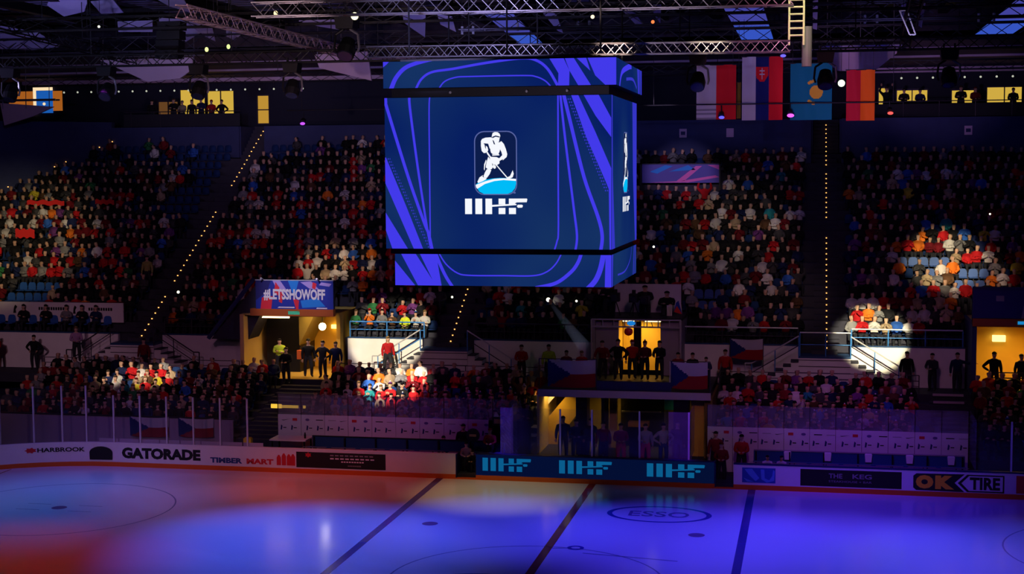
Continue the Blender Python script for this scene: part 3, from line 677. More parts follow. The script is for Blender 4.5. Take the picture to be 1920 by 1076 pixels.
SCB = [emis('roof_strip_blue', (.035, .085, .52), 1), emis('roof_strip_violet', (.06, .06, .36), 1), emis('roof_strip_line', (.02, .03, .2), 1), emis('roof_strip_pale', (.07, .11, .42), 1)]  # blue light on these roof strips is put in as emission
def roof_strip(x0, x1, y0, y1, lab, split, txt=None, skew=0):
    t = thing('roof_strip', lab, 'screen', ((x0+x1)/2, y0, 20.1))
    F = lambda u, v, z=20.1: (u+skew*(v-y0)/(y1-y0), v, z)
    m = MB(); m.prism([(x0, y0), (x1, y0), (x1, y1), (x0, y1)], lambda u, v: F(u, v, 20.13), lambda u, v: F(u, v, 20.28), DARKM); m.build('housing', t)
    for xx in (x0+.1, x1-.1):
        for yy in (y0+.2, y1-.2): h = MB(); a = F(xx, yy); h.box(a[0]-.03, a[0]+.03, a[1]-.03, a[1]+.03, 20.28, 21.8, DARKM); h.build('bracket', t)
    m = MB(); ys = y0+(y1-y0)*split
    m.face([F(x0, y0), F(x0, ys), F(x1, ys), F(x1, y0)], SCB[1]); m.face([F(x0, ys), F(x0, y1), F(x1, y1), F(x1, ys)], SCB[0])
    k = 0; y = y0+.2
    while y < ys: m.face([F(x0, y, 20.095), F(x0, y+.12, 20.095), F(x1, y+.12, 20.095), F(x1, y, 20.095)], SCB[2]); y += .62
    if txt:
        add_text(m, txt[0], x0+.15, x1-.1, ys-.6, ys+.7, 0, SCB[2], .0, fn=lambda u, v: F(u, 2*ys-v+.4, 20.09))
        add_text(m, txt[1], x0+.2, x0+.55, ys+1.6, ys+3.4, 0, SCB[2], .0, fn=lambda u, v: F(u, 2*ys-v+3.4, 20.09))
    m.build('lit_face', t)
roof_strip(5.05, 6.75, 5.2, 21.5, 'bright blue roof strip with faint upside-down wording, right of the scoreboard', .5, ('evelopment', '02'))
roof_strip(17.2, 19.1, 3.5, 21.8, 'pale blue roof strip at the top right corner', .55)
roof_strip(-5.6, -4.3, 5.0, 20.6, 'striped violet roof strip directly over the scoreboard', .62, None, -1.5)
# lit trapezoid panels under the roof
TRAP = mat('fabric_panel', (.5, .38, .46), .8, noise=.08, bscale=1.5)
for poly, lb in (([(9.35,19.0),(12.95,19.0),(12.9,18.75),(11.9,17.95),(10.1,17.95),(9.4,18.5)], 'pale mauve hanging fabric panel above the orange and red flag'),
                 ([(-29.4,19.25),(-24.0,19.3),(-23.7,18.9),(-24.9,18.2),(-26.8,18.05)], 'dim rose hanging fabric panel on the left under the roof'),
                 ([(-38.4,17.26),(-35.0,17.0),(-36.3,16.5),(-38.4,15.95)], 'pale mauve wedge of roof underside at the far left edge under the suites'),  # a roof soffit piece, built like the fabric panels
                 ([(-17.1,19.3),(-14.15,19.4),(-14.1,17.9),(-16.9,18.6)], 'pinkish hanging fabric panel just left of scoreboard')):
    x_, z_ = poly[0]; yy_ = 20 if poly[0][0] < -33 else 15; zt_ = max(p[1] for p in poly)+.15; t = thing('fabric_panel', lb, 'fabric panel', (poly[0][0], yy_, zt_))
    m = MB(); m.prism(poly, lambda u, v: (u, yy_+(zt_-v)*.3, v), lambda u, v: (u, yy_+.15+(zt_-v)*.3, v), TRAP); m.build('sheet', t)
    m = MB(); xs2 = [p[0] for p in poly]; a, b = min(xs2)-.2, max(xs2)+.2; m.tube((a, yy_, zt_), (b, yy_, zt_), .06, ALU); m.tube((a, yy_+.5, zt_), (b, yy_+.5, zt_), .05, ALU)
    for x in (a+.4, (a+b)/2, b-.4): m.tube((x, yy_, zt_), (x, yy_+.2, 21.79 if yy_ < 18 else 21.7), .02, ALU, 6); m.tube((x, yy_, zt_), (x, yy_, zt_-.5), .03, ALU, 6)
    m.build('frame', t)

# ------------------------------------------------------------------ scoreboard
SBG = bpy.data.materials.new('screen_background'); SBG.use_nodes = True; nt = SBG.node_tree; nt.nodes.clear()
tcx = nt.nodes.new('ShaderNodeTexCoord'); ns = nt.nodes.new('ShaderNodeTexNoise'); ns.inputs['Scale'].default_value = .28; ns.inputs['Detail'].default_value = 1
nt.links.new(tcx.outputs['Object'], ns.inputs['Vector']); rp = nt.nodes.new('ShaderNodeValToRGB')
rp.color_ramp.elements[0].position = .35; rp.color_ramp.elements[0].color = (.0022, .013, .118, 1); rp.color_ramp.elements[1].position = .72; rp.color_ramp.elements[1].color = (.008, .034, .125, 1)
nt.links.new(ns.outputs['Fac'], rp.inputs[0]); e_ = nt.nodes.new('ShaderNodeEmission'); nt.links.new(rp.outputs[0], e_.inputs[0]); o_ = nt.nodes.new('ShaderNodeOutputMaterial'); nt.links.new(e_.outputs[0], o_.inputs[0])
STR = emis('screen_stripe', (.055, .042, .82), 1); STR2 = emis('screen_stripe_dim', (.035, .035, .55), 1)
SWH = emis('screen_white', (.92, .94, 1), 1); SCY = emis('screen_cyan', (0, .50, .93), 1); SGR = emis('screen_outline', (.10, .13, .36), 1); SDK = emis('screen_dark', (.004, .012, .07), 1)
MID = (68, 1067, 222, 880); TOPB = (66, 1090, 56, 173); BOT = (116, 1068, 903, 1038)
mid_art, top_art, bot_art = [], [], []
def st(L, pts, w0, w1=None, m=STR): L += [(p, m) for p in stroke(pts, w0, w1)]
st(mid_art, [(73,215),(74,240),(82,275),(170,560),(240,760),(262,815),(278,885)], 15, 12)
st(mid_art, [(182,215),(183,265),(215,520),(252,770),(262,830),(272,885)], 12, 8)
st(mid_art, [(282,218),(270,250),(269,560),(269,885)], 6); st(mid_art, [(838,215),(838,560),(838,800),(832,845),(820,885)], 7)
mid_art += [([(60,485),(72,480),(160,690),(238,885),(196,885),(60,575)], STR), ([(68,722),(170,885),(98,885),(68,800)], STR)]
for k in range(30):
    t_ = k/29; x = 72+t_*178; y = 482+t_*385
    for d in (0, 1): mid_art.append(([(x+8+d*9, y+2), (x+13+d*9-2*d, y+2), (x+13+d*9-2*d, y+8), (x+8+d*9, y+8)], STR2))
st(mid_art, [(848,215),(868,400),(905,700),(919,820),(912,885)], 10); st(mid_art, [(862,215),(890,330),(950,570),(1010,740),(1028,820),(1022,885)], 15)
mid_art += [([(893,215),(923,215),(1000,380),(1070,540),(1070,655),(1048,600),(960,400)], STR), ([(945,215),(1010,215),(1070,325),(1070,405),(1000,310)], STR), ([(1056,560),(1070,545),(1070,885),(1060,885)], STR)]
for k in range(30):
    t_ = k/29; x = 880+t_*160; y = 235+t_*390
    for d in (0, 1): mid_art.append(([(x+d*9, y), (x+5+d*9, y), (x+5+d*9, y+6), (x+d*9, y+6)], STR2))
top_art += [([(60,50),(98,50),(84,66),(66,80)], STR)]
st(top_art, [(100,180),(122,130),(160,88),(210,66),(300,45)], 20, 16); st(top_art, [(212,180),(238,135),(285,105),(380,92),(520,70),(680,52),(745,62),(795,100),(838,172)], 10, 12)
st(top_art, [(315,180),(342,147),(390,130),(450,127),(690,127),(745,133),(785,152),(812,180)], 6)
top_art += [([(800,50),(862,50),(890,110),(888,178),(840,178),(842,120)], STR), ([(868,50),(905,50),(985,178),(930,178),(890,110)], STR), ([(915,50),(1092,50),(1092,178),(1048,178)], STR)]
top_art += [([(960,50),(965,50),(1020,178),(1000,178)], SBG)]
bot_art += [([(110,925),(212,1045),(110,1045)], STR), ([(140,895),(205,895),(305,1045),(222,1045)], STR), ([(225,895),(300,895),(326,1045),(300,1045)], STR)]
st(bot_art, [(298,895),(318,945),(345,1000),(375,1045)], 14); st(bot_art, [(312,895),(345,945),(395,983),(450,993),(600,993),(730,992),(790,975),(830,940),(855,895)], 6)
st(bot_art, [(740,1044),(830,1022),(895,975),(925,935),(940,895)], 15); st(bot_art, [(965,1048),(1000,1010),(1022,960),(1036,895)], 22); bot_art += [([(1044,895),(1075,895),(1075,1045),(1040,1045)], STR)]
# emblem, in its own drawing frame
EK = lambda x, y: ((840+x*.17664-690)/.42757, (230+y*.17664-90)/.42757)
emb = []
def E(P, m): emb.append(([EK(*p) for p in P], m))
def rrect(x0, x1, y0, y1, r, n=6):
    P = []
    for cx, cy, a in ((x1-r, y0+r, -PI/2), (x1-r, y1-r, 0), (x0+r, y1-r, PI/2), (x0+r, y0+r, PI)):
        for k in range(n+1): t = a+PI/2*k/n; P.append((cx+r*math.cos(t), cy+r*math.sin(t)))
    return P
A_, B_ = rrect(288, 745, 103, 770, 105), rrect(299, 734, 114, 759, 96)
E(B_, SDK)
E([(303,660),(330,640),(400,612),(480,598),(560,592),(650,595),(734,603),(734,640),(734,655),(722,700),(690,740),(638,762),(395,762),(340,735),(315,700)], SCY)
E([(300,665),(400,628),(500,602),(600,596),(734,603),(734,624),(600,614),(500,625),(400,655),(318,705),(305,690)], SWH)
for i in range(len(A_)): j = (i+1) % len(A_); E([A_[i], A_[j], B_[j], B_[i]], SGR)
W_ = SWH
E([(487,125),(510,114),(540,116),(562,132),(570,155),(560,185),(556,215),(520,225),(480,190),(478,160)], W_)     # helmet and face
E([(480,165),(520,150),(566,162),(560,172),(520,163),(486,178)], SDK)
E([(362,205),(375,185),(410,172),(470,168),(520,215),(560,222),(580,210),(600,230),(575,262),(560,320),(548,345),(490,345),(470,330),(440,235),(400,230),(378,238)], W_)  # torso
E([(485,195),(500,205),(515,245),(500,240)], SDK)
E([(362,205),(362,260),(370,310),(392,332),(415,330),(418,300),(405,270),(400,240),(380,232)], W_)     # near arm
E([(415,255),(432,270),(440,300),(428,325),(412,325),(415,300)], W_)
E([(583,212),(608,240),(628,290),(643,345),(636,375),(600,405),(570,420),(545,405),(560,385),(590,355),(580,320),(565,290),(562,240)], W_)   # far arm
E([(480,348),(555,345),(560,357),(485,360)], W_)
E([(452,370),(530,375),(560,390),(562,440),(530,460),(490,450),(470,425)], W_)
E([(440,370),(462,400),(480,440),(488,480),(478,497),(450,508),(425,494),(412,480),(420,430)], W_)
E([(415,400),(395,450),(392,500),(400,515),(405,470),(420,415)], W_)
E([(425,500),(472,508),(455,550),(425,590),(395,590),(388,572),(405,530)], W_)
E([(385,560),(345,585),(322,630),(330,645),(380,625),(418,605),(420,592),(395,590),(375,575)], W_)
E([(490,450),(520,465),(522,488),(505,498),(486,480)], W_)
E([(418,318),(432,318),(505,425),(640,580),(632,588),(520,458),(430,345)], W_); E([(620,570),(645,585),(672,572),(700,512),(711,550),(700,585),(662,603),(640,598)], W_)
E([(440,262),(462,290),(468,335),(458,335),(440,300)], SDK); E([(560,415),(600,395),(575,445),(560,440)], SDK)
for P in iihf_polys(): E([(187+u*(855-187), 808+v*162) for u, v in P], W_)
E([(708,738),(730,738),(730,755),(708,755)], SGR)

SB = thing('scoreboard', 'huge hanging four-sided video cube showing white hockey player emblem on deep blue', 'scoreboard', (0, -14.8, 9.6))
HOUS = mat('scoreboard_housing', (.015, .015, .02), .6)
bands = {'top': (-3.6, 3.36, -18.05, -11.7, 15.58, 16.36, TOPB, top_art), 'mid': (-3.6, 3.2, -17.95, -11.75, 10.82, 15.30, MID, mid_art), 'bot': (-3.33, 3.2, -17.95, -11.75, 9.72, 10.66, BOT, bot_art)}
for nm_, a_ in (('lower_band', (-3.5, 3.1, -17.8, -11.9, 10.66, 10.82, mat('plum_trim', (.16, .02, .12), .6))), ('upper_band', (-3.45, 3.1, -17.7, -12, 15.3, 15.58, HOUS)), ('top_plate', (-3.2, 3.0, -17.6, -12, 16.36, 16.45, HOUS))): m = MB(); m.box(*a_); m.build(nm_, SB)
for key, (x0, x1, y0, y1, z0, z1, fr, art) in bands.items():
    m = MB(); m.box(x0+.02, x1-.02, y0+.02, y1, z0, z1, HOUS); m.build('cabinet', SB)
    for face in ('front', 'side'):
        m = MB()
        if face == 'front': F = lambda u, v, o=0: (x0+(x1-x0)*(u-fr[0])/(fr[1]-fr[0]), y0-.004-o, z1-(z1-z0)*(v-fr[2])/(fr[3]-fr[2]))
        else: F = lambda u, v, o=0: (x1+.004+o, y0+(y1-y0)*(u-fr[0])/(fr[1]-fr[0]), z1-(z1-z0)*(v-fr[2])/(fr[3]-fr[2]))
        m.face([F(fr[0], fr[3]), F(fr[1], fr[3]), F(fr[1], fr[2]), F(fr[0], fr[2])], SBG)
        items = [(a, b, .006+.00004*i) for i, (a, b) in enumerate(art)]
        if key == 'mid': items += [(a, b, .02+.0006*i) for i, (a, b) in enumerate(emb)]
        if face == 'side':      # the seen side carries only edge strips and the emblem
            edge = {'mid': [((68,222),(100,222),(112,560),(190,890),(68,890)), ((880,222),(1067,222),(1067,890),(1000,890),(905,560))], 'top': [((880,50),(1000,50),(1000,180),(930,180)), ((1020,50),(1090,50),(1090,180),(1040,180))], 'bot': [((110,900),(170,900),(150,1040),(110,1040)), ((960,900),(985,900),(940,1040),(915,1040)), ((1010,900),(1040,900),(1010,1040),(985,1040))]}[key]
            extra = [(list(P), STR2) for P in edge]
            if key == 'top': extra += [(P, STR) for P in stroke([(170,180),(260,110),(520,70),(640,60)], 26)] + [(P, STR2) for P in stroke([(430,130),(700,118),(860,150)], 14)]
            if key == 'bot': extra += [(P, STR2) for P in stroke([(330,1000),(600,1000),(800,960),(860,905)], 8)]
            items = [(a, b, .006+.00004*i) for i, (a, b) in enumerate(extra)] + [it for it in items if it[2] >= .02]
        for P, mm, o in items:
            P = clip(P, fr[0], fr[1], fr[2], fr[3])
            if P and len(P) > 2:
                pts = [F(u, v, o) for u, v in P]; m.face(pts, mm)
        m.build('video_screen', SB, label='front video face' if face == 'front' else 'narrow seen side video face')
for x in (-3, 0, 2.8):
    for y in (-17.3, -12.3): m = MB(); m.tube((x, y, 16.6), (x, y, 21.78), .03, DARKM, 6); m.build('hoist_cable', SB)
for x in (-1.6, .7, 1.9): m = MB(); m.ball((x, -17.9, 15.44), .045, RAILW, 6, 4); m.build('rivet_lamp', SB)

# ------------------------------------------------------------------ trusses of the lighting rig
def truss(name, label, p0, p1, s, mt, r=.03, step=None, hang=21.8, group=None, box=True, hmt=None, x=False):
    p0 = Vector(p0); p1 = Vector(p1); L = (p1-p0).length; d = (p1-p0).normalized(); side = d.cross(Vector((0, 0, 1))).normalized()*s/2; upv = Vector((0, 0, s/2))
    t = thing(name, label, 'truss', p0, group); m = MB(); step = step or s*1.0
    cor = [side+upv, side-upv, -side-upv, -side+upv] if box else [upv, -upv]
    for c_ in cor: m.tube(p0+c_, p1+c_, r, mt, 6)
    m.build('chord', t); m = MB(); n = max(1, int(L/step))
    for i in range(n):
        a = p0+d*(L*i/n); b = p0+d*(L*(i+1)/n)
        for k in range(len(cor) if box else 1):
            c0, c1 = cor[k], cor[(k+1) % len(cor)]
            if i % 2: c0, c1 = c1, c0
            m.tube(a+c0, b+c1, r*.6, mt, 4, cap=False)
            if x: m.tube(a+c1, b+c0, r*.6, mt, 4, cap=False)
    m.build('bracing', t)
    nh = max(2, int(L/7)+1)
    for i in range(nh):
        q_ = p0+d*(L*(i+.5)/nh); m = MB(); m.tube(q_+upv, (q_.x, q_.y, hang), .02, hmt or DARKM, 5); m.build('hanger', t)
    return t
truss('lighting_truss', 'long black truss crossing the whole view with moving lights hung beneath', (-30, -3, 17.77), (26, -3, 17.77), .45, BLACK, .035, .5)
truss('lighting_truss', 'long thin black truss high across the top left of the view', (-30, -3.2, 19.3), (26, -3.2, 19.3), .5, BLACK, .035, 1.3)
truss('lighting_truss', 'pale aluminium truss just above the scoreboard top', (-5.3, -14, 16.98), (8.2, -14, 16.88), .34, ALU, .022, .3, x=False)
truss('lighting_truss', 'pale aluminium truss along the top edge of the view', (-9.2, -14, 18.45), (8.3, -14, 18.35), .45, ALU, .028, .42)
truss('lighting_truss', 'pale diagonal truss running away at the top left', (-12.0, -13.4, 18.55), (-11.1, 3.0, 18.3), .42, mat('truss_rose', (.6, .45, .5), .4, .6), .03, .42)
truss('lighting_truss', 'dark rear truss low across the hall behind the scoreboard', (-44, 22, 18.6), (26, 22, 18.6), .5, DARKM, .03, 1.0)
truss('lighting_truss', 'black truss running away above the far left stand', (-22, -14, 19.2), (-27, 14, 19.2), .5, BLACK, .04, 1.1)
truss('lighting_truss', 'dark truss running away above the right stand', (12.2, -12, 19.1), (13.2, 14, 19.1), .45, DARKM, .03, .9)
for i, (x0, y0, x1, y1) in enumerate(((-6, 2, 26, 2), (-44, 9, -10, 9), (-12, 12, 26, 12))):
    truss('roof_truss', ['dark roof girder behind the scoreboard on the right', 'dark roof girder across the upper left', 'dark roof girder far back on the right'][i], (x0, y0, 19.5), (x1, y1, 19.5), .7, DARKM, .04, 1.0)

# moving lights hung from the black truss
def moving_light(x, y, z, tilt, label, sc=1.0, parts=None):
    t = thing('moving_light', label, 'stage light', (x, y, z), None)
    m = MB()
    for s in (-1, 1): m.box(x+s*.14*sc-.03, x+s*.14*sc+.03, y-.05, y+.05, z-.02, z+.22, DARKM)
    if z > 19: m.tube((x, y, z+.2), (x, y, 21.79), .03, DARKM, 5)
    m.build('clamp', t)
    m = MB(); m.prism([(x-.24*sc, z-.02), (x+.24*sc, z-.02), (x+.2*sc, z-.28*sc), (x-.2*sc, z-.28*sc)], lambda u, v: (u, y-.2*sc, v), lambda u, v: (u, y+.2*sc, v), BLACK); m.build('base', t)
    m = MB()
    for s in (-1, 1): m = MB(); m.path([(x+s*.08*sc, y, z-.28*sc), (x+s*.27*sc, y, z-.40*sc), (x+s*.3*sc, y, z-.7*sc), (x+s*.26*sc, y, z-.82*sc)], .03*sc, ALU if s > 0 else BLACK, 6); m.build('yoke_arm', t)  # right arm paler: an edge highlight put into its material
    m = MB(); a = Vector((0, -math.cos(tilt), -math.sin(tilt))); c_ = Vector((x, y, z-.72*sc)); m.tube(c_-a*.22*sc, c_+a*.05*sc, .16*sc, BLACK, 14, .22*sc); m.tube(c_+a*.05*sc, c_+a*.24*sc, .22*sc, BLACK, 14, .2*sc); m.build('head', t, smooth=False)
    m = MB(); m.tube(c_+a*.24*sc, c_+a*.255*sc, .17*sc, mat('lens_glass', (.02, .025, .05), .05, spec=.8), 16); m.build('lens', t)
MLX = [(-24.4, 'black moving light at the left edge under the long truss'), (-20.0, 'black moving light second from the left, over the bulb row'), (-15.9, 'black moving light hanging in front of the yellow suite windows'), (-11.85, 'black moving light with bright yoke arm left of the scoreboard'), (4.55, 'black moving light in front of the red hanging flag'), (9.35, 'black moving light between teal and orange flags'), (13.85, 'black moving light hanging at the right over suite windows')]
for x, lb in MLX: moving_light(x, -3, 17.52, 1.0+.2*math.sin(x), lb, 1.4)
moving_light(-9.2, -4, 19.2, .9, 'large black moving light high up beside bright lamp, left of scoreboard', 1.7)
for s_, x, y, z, colr, lb, r in ((0, 7.86, 9.6, 15.6, (.75, .12, 1), 'glowing magenta lamp under the gap between hanging flags', .15), (0, 4.69, 9.6, 15.55, (.12, .1, 1), 'glowing blue lamp below the red hanging flag', .12), (0, 12.35, 9.6, 15.65, (1, .1, .09), 'glowing red lamp right of the orange flag', .12), (0, -15.9, 9.6, 15.5, (.5, .08, .9), 'small glowing violet lamp over the left stand', .12), (0, 7.5, 9.6, 18.35, (.15, .12, .95), 'small blue lamp on top of the hanging red stripe', .12)):
    t = thing('wash_lamp', lb, 'stage light', (x, y, z))
    m = MB(); m.tube((x, y+.2, z+.18), (x, y, z+.03), .12, BLACK, 12, .15); m.build('body', t)
    m = MB(); m.ball((x+.02, y-.03, z-.02), r, emis('lens_'+lb.split()[1 if lb[0] == 'g' else 1]+str(int(x*10)), colr, 1.4), 10, 6, (1.1, .5, .6)); m.build('lens', t)
    m = MB(); m.tube((x, y+.2, z+.18), (x, y+.2, z+.55), .03, DARKM, 6); m.build('bracket', t)
t = thing('lamp_pipe', 'thin dark pipe carrying coloured lamps behind the flags', 'pipe', (-16.5, 9.85, 16.1)); m = MB(); m.tube((-16.8, 9.85, 16.15), (13, 9.85, 16.15), .03, DARKM, 6); m.build('pipe', t)
for x in (-16, -8, 1.5, 12.5): m = MB(); m.tube((x, 9.85, 16.15), (x, 9.85, 21.78), .015, DARKM, 4); m.build('cable', t)
for x, y, z, r, lb, e in ((-8.55, -5, 19.12, .15, 'bright round white-yellow lamp high left of the scoreboard', (1, .95, .6)), (10.0, 0, 16.5, .14, 'white lamp glowing beside the orange flag', (.85, 1, .75)),
                       (-16.8, 0, 18.4, .08, 'small green-white oval lamp, left of a pair at top left', (.75, .85, .3)), (-15.8, 0, 18.5, .08, 'small green-white oval lamp, right of a pair at top left', (.55, .65, .25)), (-21.8, 0, 19.5, .06, 'tiny white lamp far up on the top left', (.6, .62, .55)), (-11.4, -6, 19.2, .08, 'small tilted cream lamp at the very top left of the scoreboard', (1, .8, .4)), (1.2, -8, 18.55, .07, 'small pale lamp on the top truss over the scoreboard', (1, .8, .5)),
                       (2.6, -1, 19.0, .07, 'small orange-red lamp above the scoreboard', (1, .18, .05))):
    t = thing('bright_lamp', lb, 'lamp', (x, y, z)); m = MB(); m.ball((x, y, z), r, emis('glow_%d' % int(x*10+z), e, 1.6), 12, 8, (1, 1, 1.3 if r == .08 else 1)); m.build('bulb', t)
    m = MB(); m.tube((x, y+r*.5, z), (x, y+r*2.2, z+.05), r*1.1, BLACK, 10, r*.7); m.build('housing', t)
    m = MB(); m.tube((x, y+r*1.5, z), (x, y+r*1.5, 21.78), .012, DARKM, 4); m.build('cable', t)
# bright rigging cluster at the right end of the pale trusses
t = thing('rigging_tower', 'pale vertical ladder frame glowing yellow-white at the end of top truss', 'frame', (8.5, -13, 16.4))
YG = mat('pale_paint', (.85, .85, .5), .5); m = MB()
for x in (8.15, 8.6): m.tube((x, -13, 17.0), (x, -13, 21.78), .035, YG, 6)
for k in range(9): m.tube((8.15, -13, 17.3+k*.22), (8.6, -13, 17.3+k*.22), .03, YG, 5)
m.build('ladder', t); m = MB(); m.tube((8.7, -12.6, 16.35), (8.7, -12.6, 17.6), .16, mat('grey_tube', (.2, .21, .21), .6), 12); m.build('vertical_tube', t, label='thick grey tube')
spot('rig_work_light', (9.2, -16, 20), (8.45, -13, 18.2), 1.3, 1.0, (1, 1, .6), .6)
m = MB(); 
for dx in (0, .28): m.tube((12.2+dx, 0, 19.3), (12.6+dx*.8, 0, 18.35), .035, YG, 5)
m.tube((12.2, 0, 19.3), (12.48, 0, 19.3), .03, YG, 5); m.tube((12.6, 0, 18.35), (12.82, 0, 18.35), .03, YG, 5); m.tube((12.35, 0, 19.3), (12.35, 0, 21.78), .015, DARKM, 4)
tag(m.build('rigging_ladder', None, (12.4, 0, 18.4)), 'slanted thin yellow frame hanging at the top right', 'frame')
for x, z in ((-6.4,19.5),(-5.9,19.5),(-3.9,19.6),(-1.2,19.6),(-.7,19.6),(11.0,19.55),(11.5,19.55),(15.6,19.5),(16.2,19.5),(17.6,19.5)):
    m = MB(); m.tube((x, 4, z-.35), (x, 4, z), .06, mat('grey_tube', (0,0,0)), 8); m.tube((x, 4, z), (x, 4, 21.78), .02, DARKM, 5); tag(m.build('hanging_tube', None, (x, 4, z)), 'short pale tube hanging down between the roof joists', 'tube', 'pale tubes under the roof')
# loudspeaker cluster silhouette
t = thing('speaker_cluster', 'black column of loudspeakers hanging at the top left', 'loudspeaker', (-19.2, 2, 18.2))
for k in range(4): m = MB(); m.box(-20.0+k*.05, -18.9+k*.05, 1.7, 2.4, 18.2+.42*k, 18.58+.42*k, BLACK); m.build('speaker_box', t)
m = MB(); m.tube((-19.4, 2, 19.8), (-19.4, 2, 21.78), .02, DARKM, 5); m.build('cable', t)

# ------------------------------------------------------------------ flags hanging behind the rig
def flag(name, label, x0, x1, z0, z1, y, fn, amp=.05):
    """fn(u,v)->material, cloth grid with gentle folds"""
    nx, nz = 56, 56; m = MB()
    for s_, off in ((0, 0), (1, .015)):
        for i in range(nx):
            for j in range(nz):
                def P(a, b):
                    u, v = a/nx, b/nz; x = x0+(x1-x0)*u; z = z0+(z1-z0)*v
                    return (x, y+amp*math.sin(u*11+v*2.2)+off, z)
                pts = [P(i, j), P(i+1, j), P(i+1, j+1), P(i, j+1)]
                m.face(pts if not s_ else pts[::-1], fn((i+.5)/nx, (j+.5)/nz))
    t = thing(name, label, 'flag', ((x0+x1)/2, y, z0)); m.build('cloth', t, smooth=True)
    p = MB(); p.tube((x0-.05, y, z1), (x1+.05, y, z1), .025, DARKM, 6); p.build('pole', t); return t, p
FW = mat('flag_white', (.62, .58, .62), .8); FR = mat('flag_red', (.70, .03, .03), .8); FB = mat('flag_blue', (.02, .05, .35), .8); FT = mat('flag_teal', (0, .16, .22), .8); FY = mat('flag_gold', (.75, .42, .03), .8); FR2 = mat('flag_bright_red', (.9, .012, .02), .8); FB2 = mat('flag_navy', (.008, .014, .14), .8); FO = mat('flag_orange', (1, .16, .005), .8); FD = mat('flag_crimson', (.62, .012, .03), .8)
def cables(t, xs, y, z): 
    for x in xs: m = MB(); m.tube((x, y, z), (x, y, 21.78), .012, DARKM, 4); m.build('cable', t)
t, _ = flag('hanging_flag', 'white and red vertical flag, leftmost of the hanging flags', 3.5, 5.35, 15.45, 18.0, 10, lambda u, v: (FW if (v > .2 or int(v*24) % 2) else mat('flag_stripe', (.3, .28, .32), .8)) if u < .5 else FR2); cables(t, (3.6, 5.2), 10, 18)
t, _ = flag('hanging_flag', 'white, blue and red vertical flag with red shield emblem', 5.62, 7.5, 15.4, 18.35, 10.1, lambda u, v: (FW if (.475 < u < .505 and .64 < v < .82) or (.42 < u < .56 and (.76 < v < .78 or .71 < v < .73)) else FR2) if (.34 < u < .64 and v < .84 and v > .60+((u-.49)/.15)**2*.10) else (FW if u < .34 else FB2 if u < .66 else FR2)); cables(t, (5.7, 7.4), 10.1, 18.35)
t, _ = flag('hanging_flag', 'teal flag with gold sun disc in the middle', 7.85, 9.75, 15.38, 18.0, 10.05, lambda u, v: FY if ((u-.62)**2+((v-.49)*1.38)**2 < .026) or (.24 < math.hypot(u-.62, (v-.49)*1.38) < .31 and abs(math.atan2(v-.49, u-.62)) > 1.75 and abs(math.atan2(v-.49, u-.62)) < 2.5) else FT); cables(t, (7.95, 9.65), 10.05, 18)
t, _ = flag('hanging_flag', 'crimson and orange vertical flag right of the white lamp', 10.4, 11.68, 15.32, 17.65, 10, lambda u, v: FD if u < .5 else FO); cables(t, (10.5, 11.6), 10, 17.65)
t, _ = flag('hanging_flag', 'narrow yellow-olive strip of a flag hidden behind red flag', 5.36, 5.56, 15.5, 17.2, 10.4, lambda u, v: mat('flag_olive', (.35, .25, .04), .8)); cables(t, (5.46,), 10.4, 17.2)

# tricolour flags draped on rails
CB = mat('draped_blue', (.008, .018, .12), .85); CW = mat('draped_white', (.45, .42, .46), .85); CR = mat('draped_red', (.28, .006, .012), .85)
def czech(u, v, flip=False, hide=0):
    return CB if u < .5*(1-abs(v-.5)*2) else (CW if v > .5 else CR)
def draped(label, x0, x1, z0, z1, y, shear=0):
    nx, nz = 26, 18; m = MB()
    for s_, off in ((0, 0), (1, .015)):
        for i in range(nx):
            for j in range(nz):
                def P(a, b): u, v = a/nx, b/nz; return (x0+(x1-x0)*u, y-.04*math.sin(u*9+v)-.02+off, z0+(z1-z0)*v+shear*u*(1-v)-.06*math.sin(u*PI))
                pts = [P(i, j), P(i+1, j), P(i+1, j+1), P(i, j+1)]; m.face(pts if not s_ else pts[::-1], czech((i+.5)/nx, (j+.5)/nz))
    return tag(m.build('draped_flag', None, ((x0+x1)/2, y, z0), smooth=True), label, 'flag')
draped('blue, white and dark red flag draped left of the central doorway', -2.6, -.45, 3.5, 4.72, 4.0)
draped('blue, white and dark red flag draped right of the central doorway', 2.9, 4.5, 3.55, 4.72, 4.0)
draped('blue, white and red flag hung high over the right walkway stairs', 5.15, 6.7, 4.2, 5.1, 9.98, -.1)
m = MB(); m.tube((5.15, 9.95, 2.78), (5.15, 9.95, 5.15), .02, RAILD, 5); m.tube((6.7, 9.95, 2.78), (6.7, 9.95, 5.15), .02, RAILD, 5); tag(m.build('flag_poles', None, (5.15, 9.95, 2.78)), 'two thin sticks holding up the flag at right walkway', 'pole')
draped('blue, white and red flag draped on the left walkway fence', -27.2, -25.3, 2.9, 3.75, 9.15, .1)
# barrier in front of the left lower stand with flags
t = thing('barrier_wall', 'pale advertising barrier behind the left shield panels', 'barrier', (-24, 2.3, 0))
m = MB(); m.box(-30, -16.9, 2.3, 2.4, 0, 1.85, mat('barrier_mauve', (.34, .26, .36), .7, noise=.15, bscale=1)); m.build('panel', t); m = MB(); m.box(-30, -16.9, 2.27, 2.43, 1.85, 1.9, DARKM); m.build('cap', t)
draped('blue, white and red flag over the left barrier, further from the bench', -21.9, -20.0, 1.0, 1.9, 2.22)
draped('blue, white and red flag over the left barrier, nearer to the bench', -19.5, -17.8, 1.05, 1.9, 2.22)

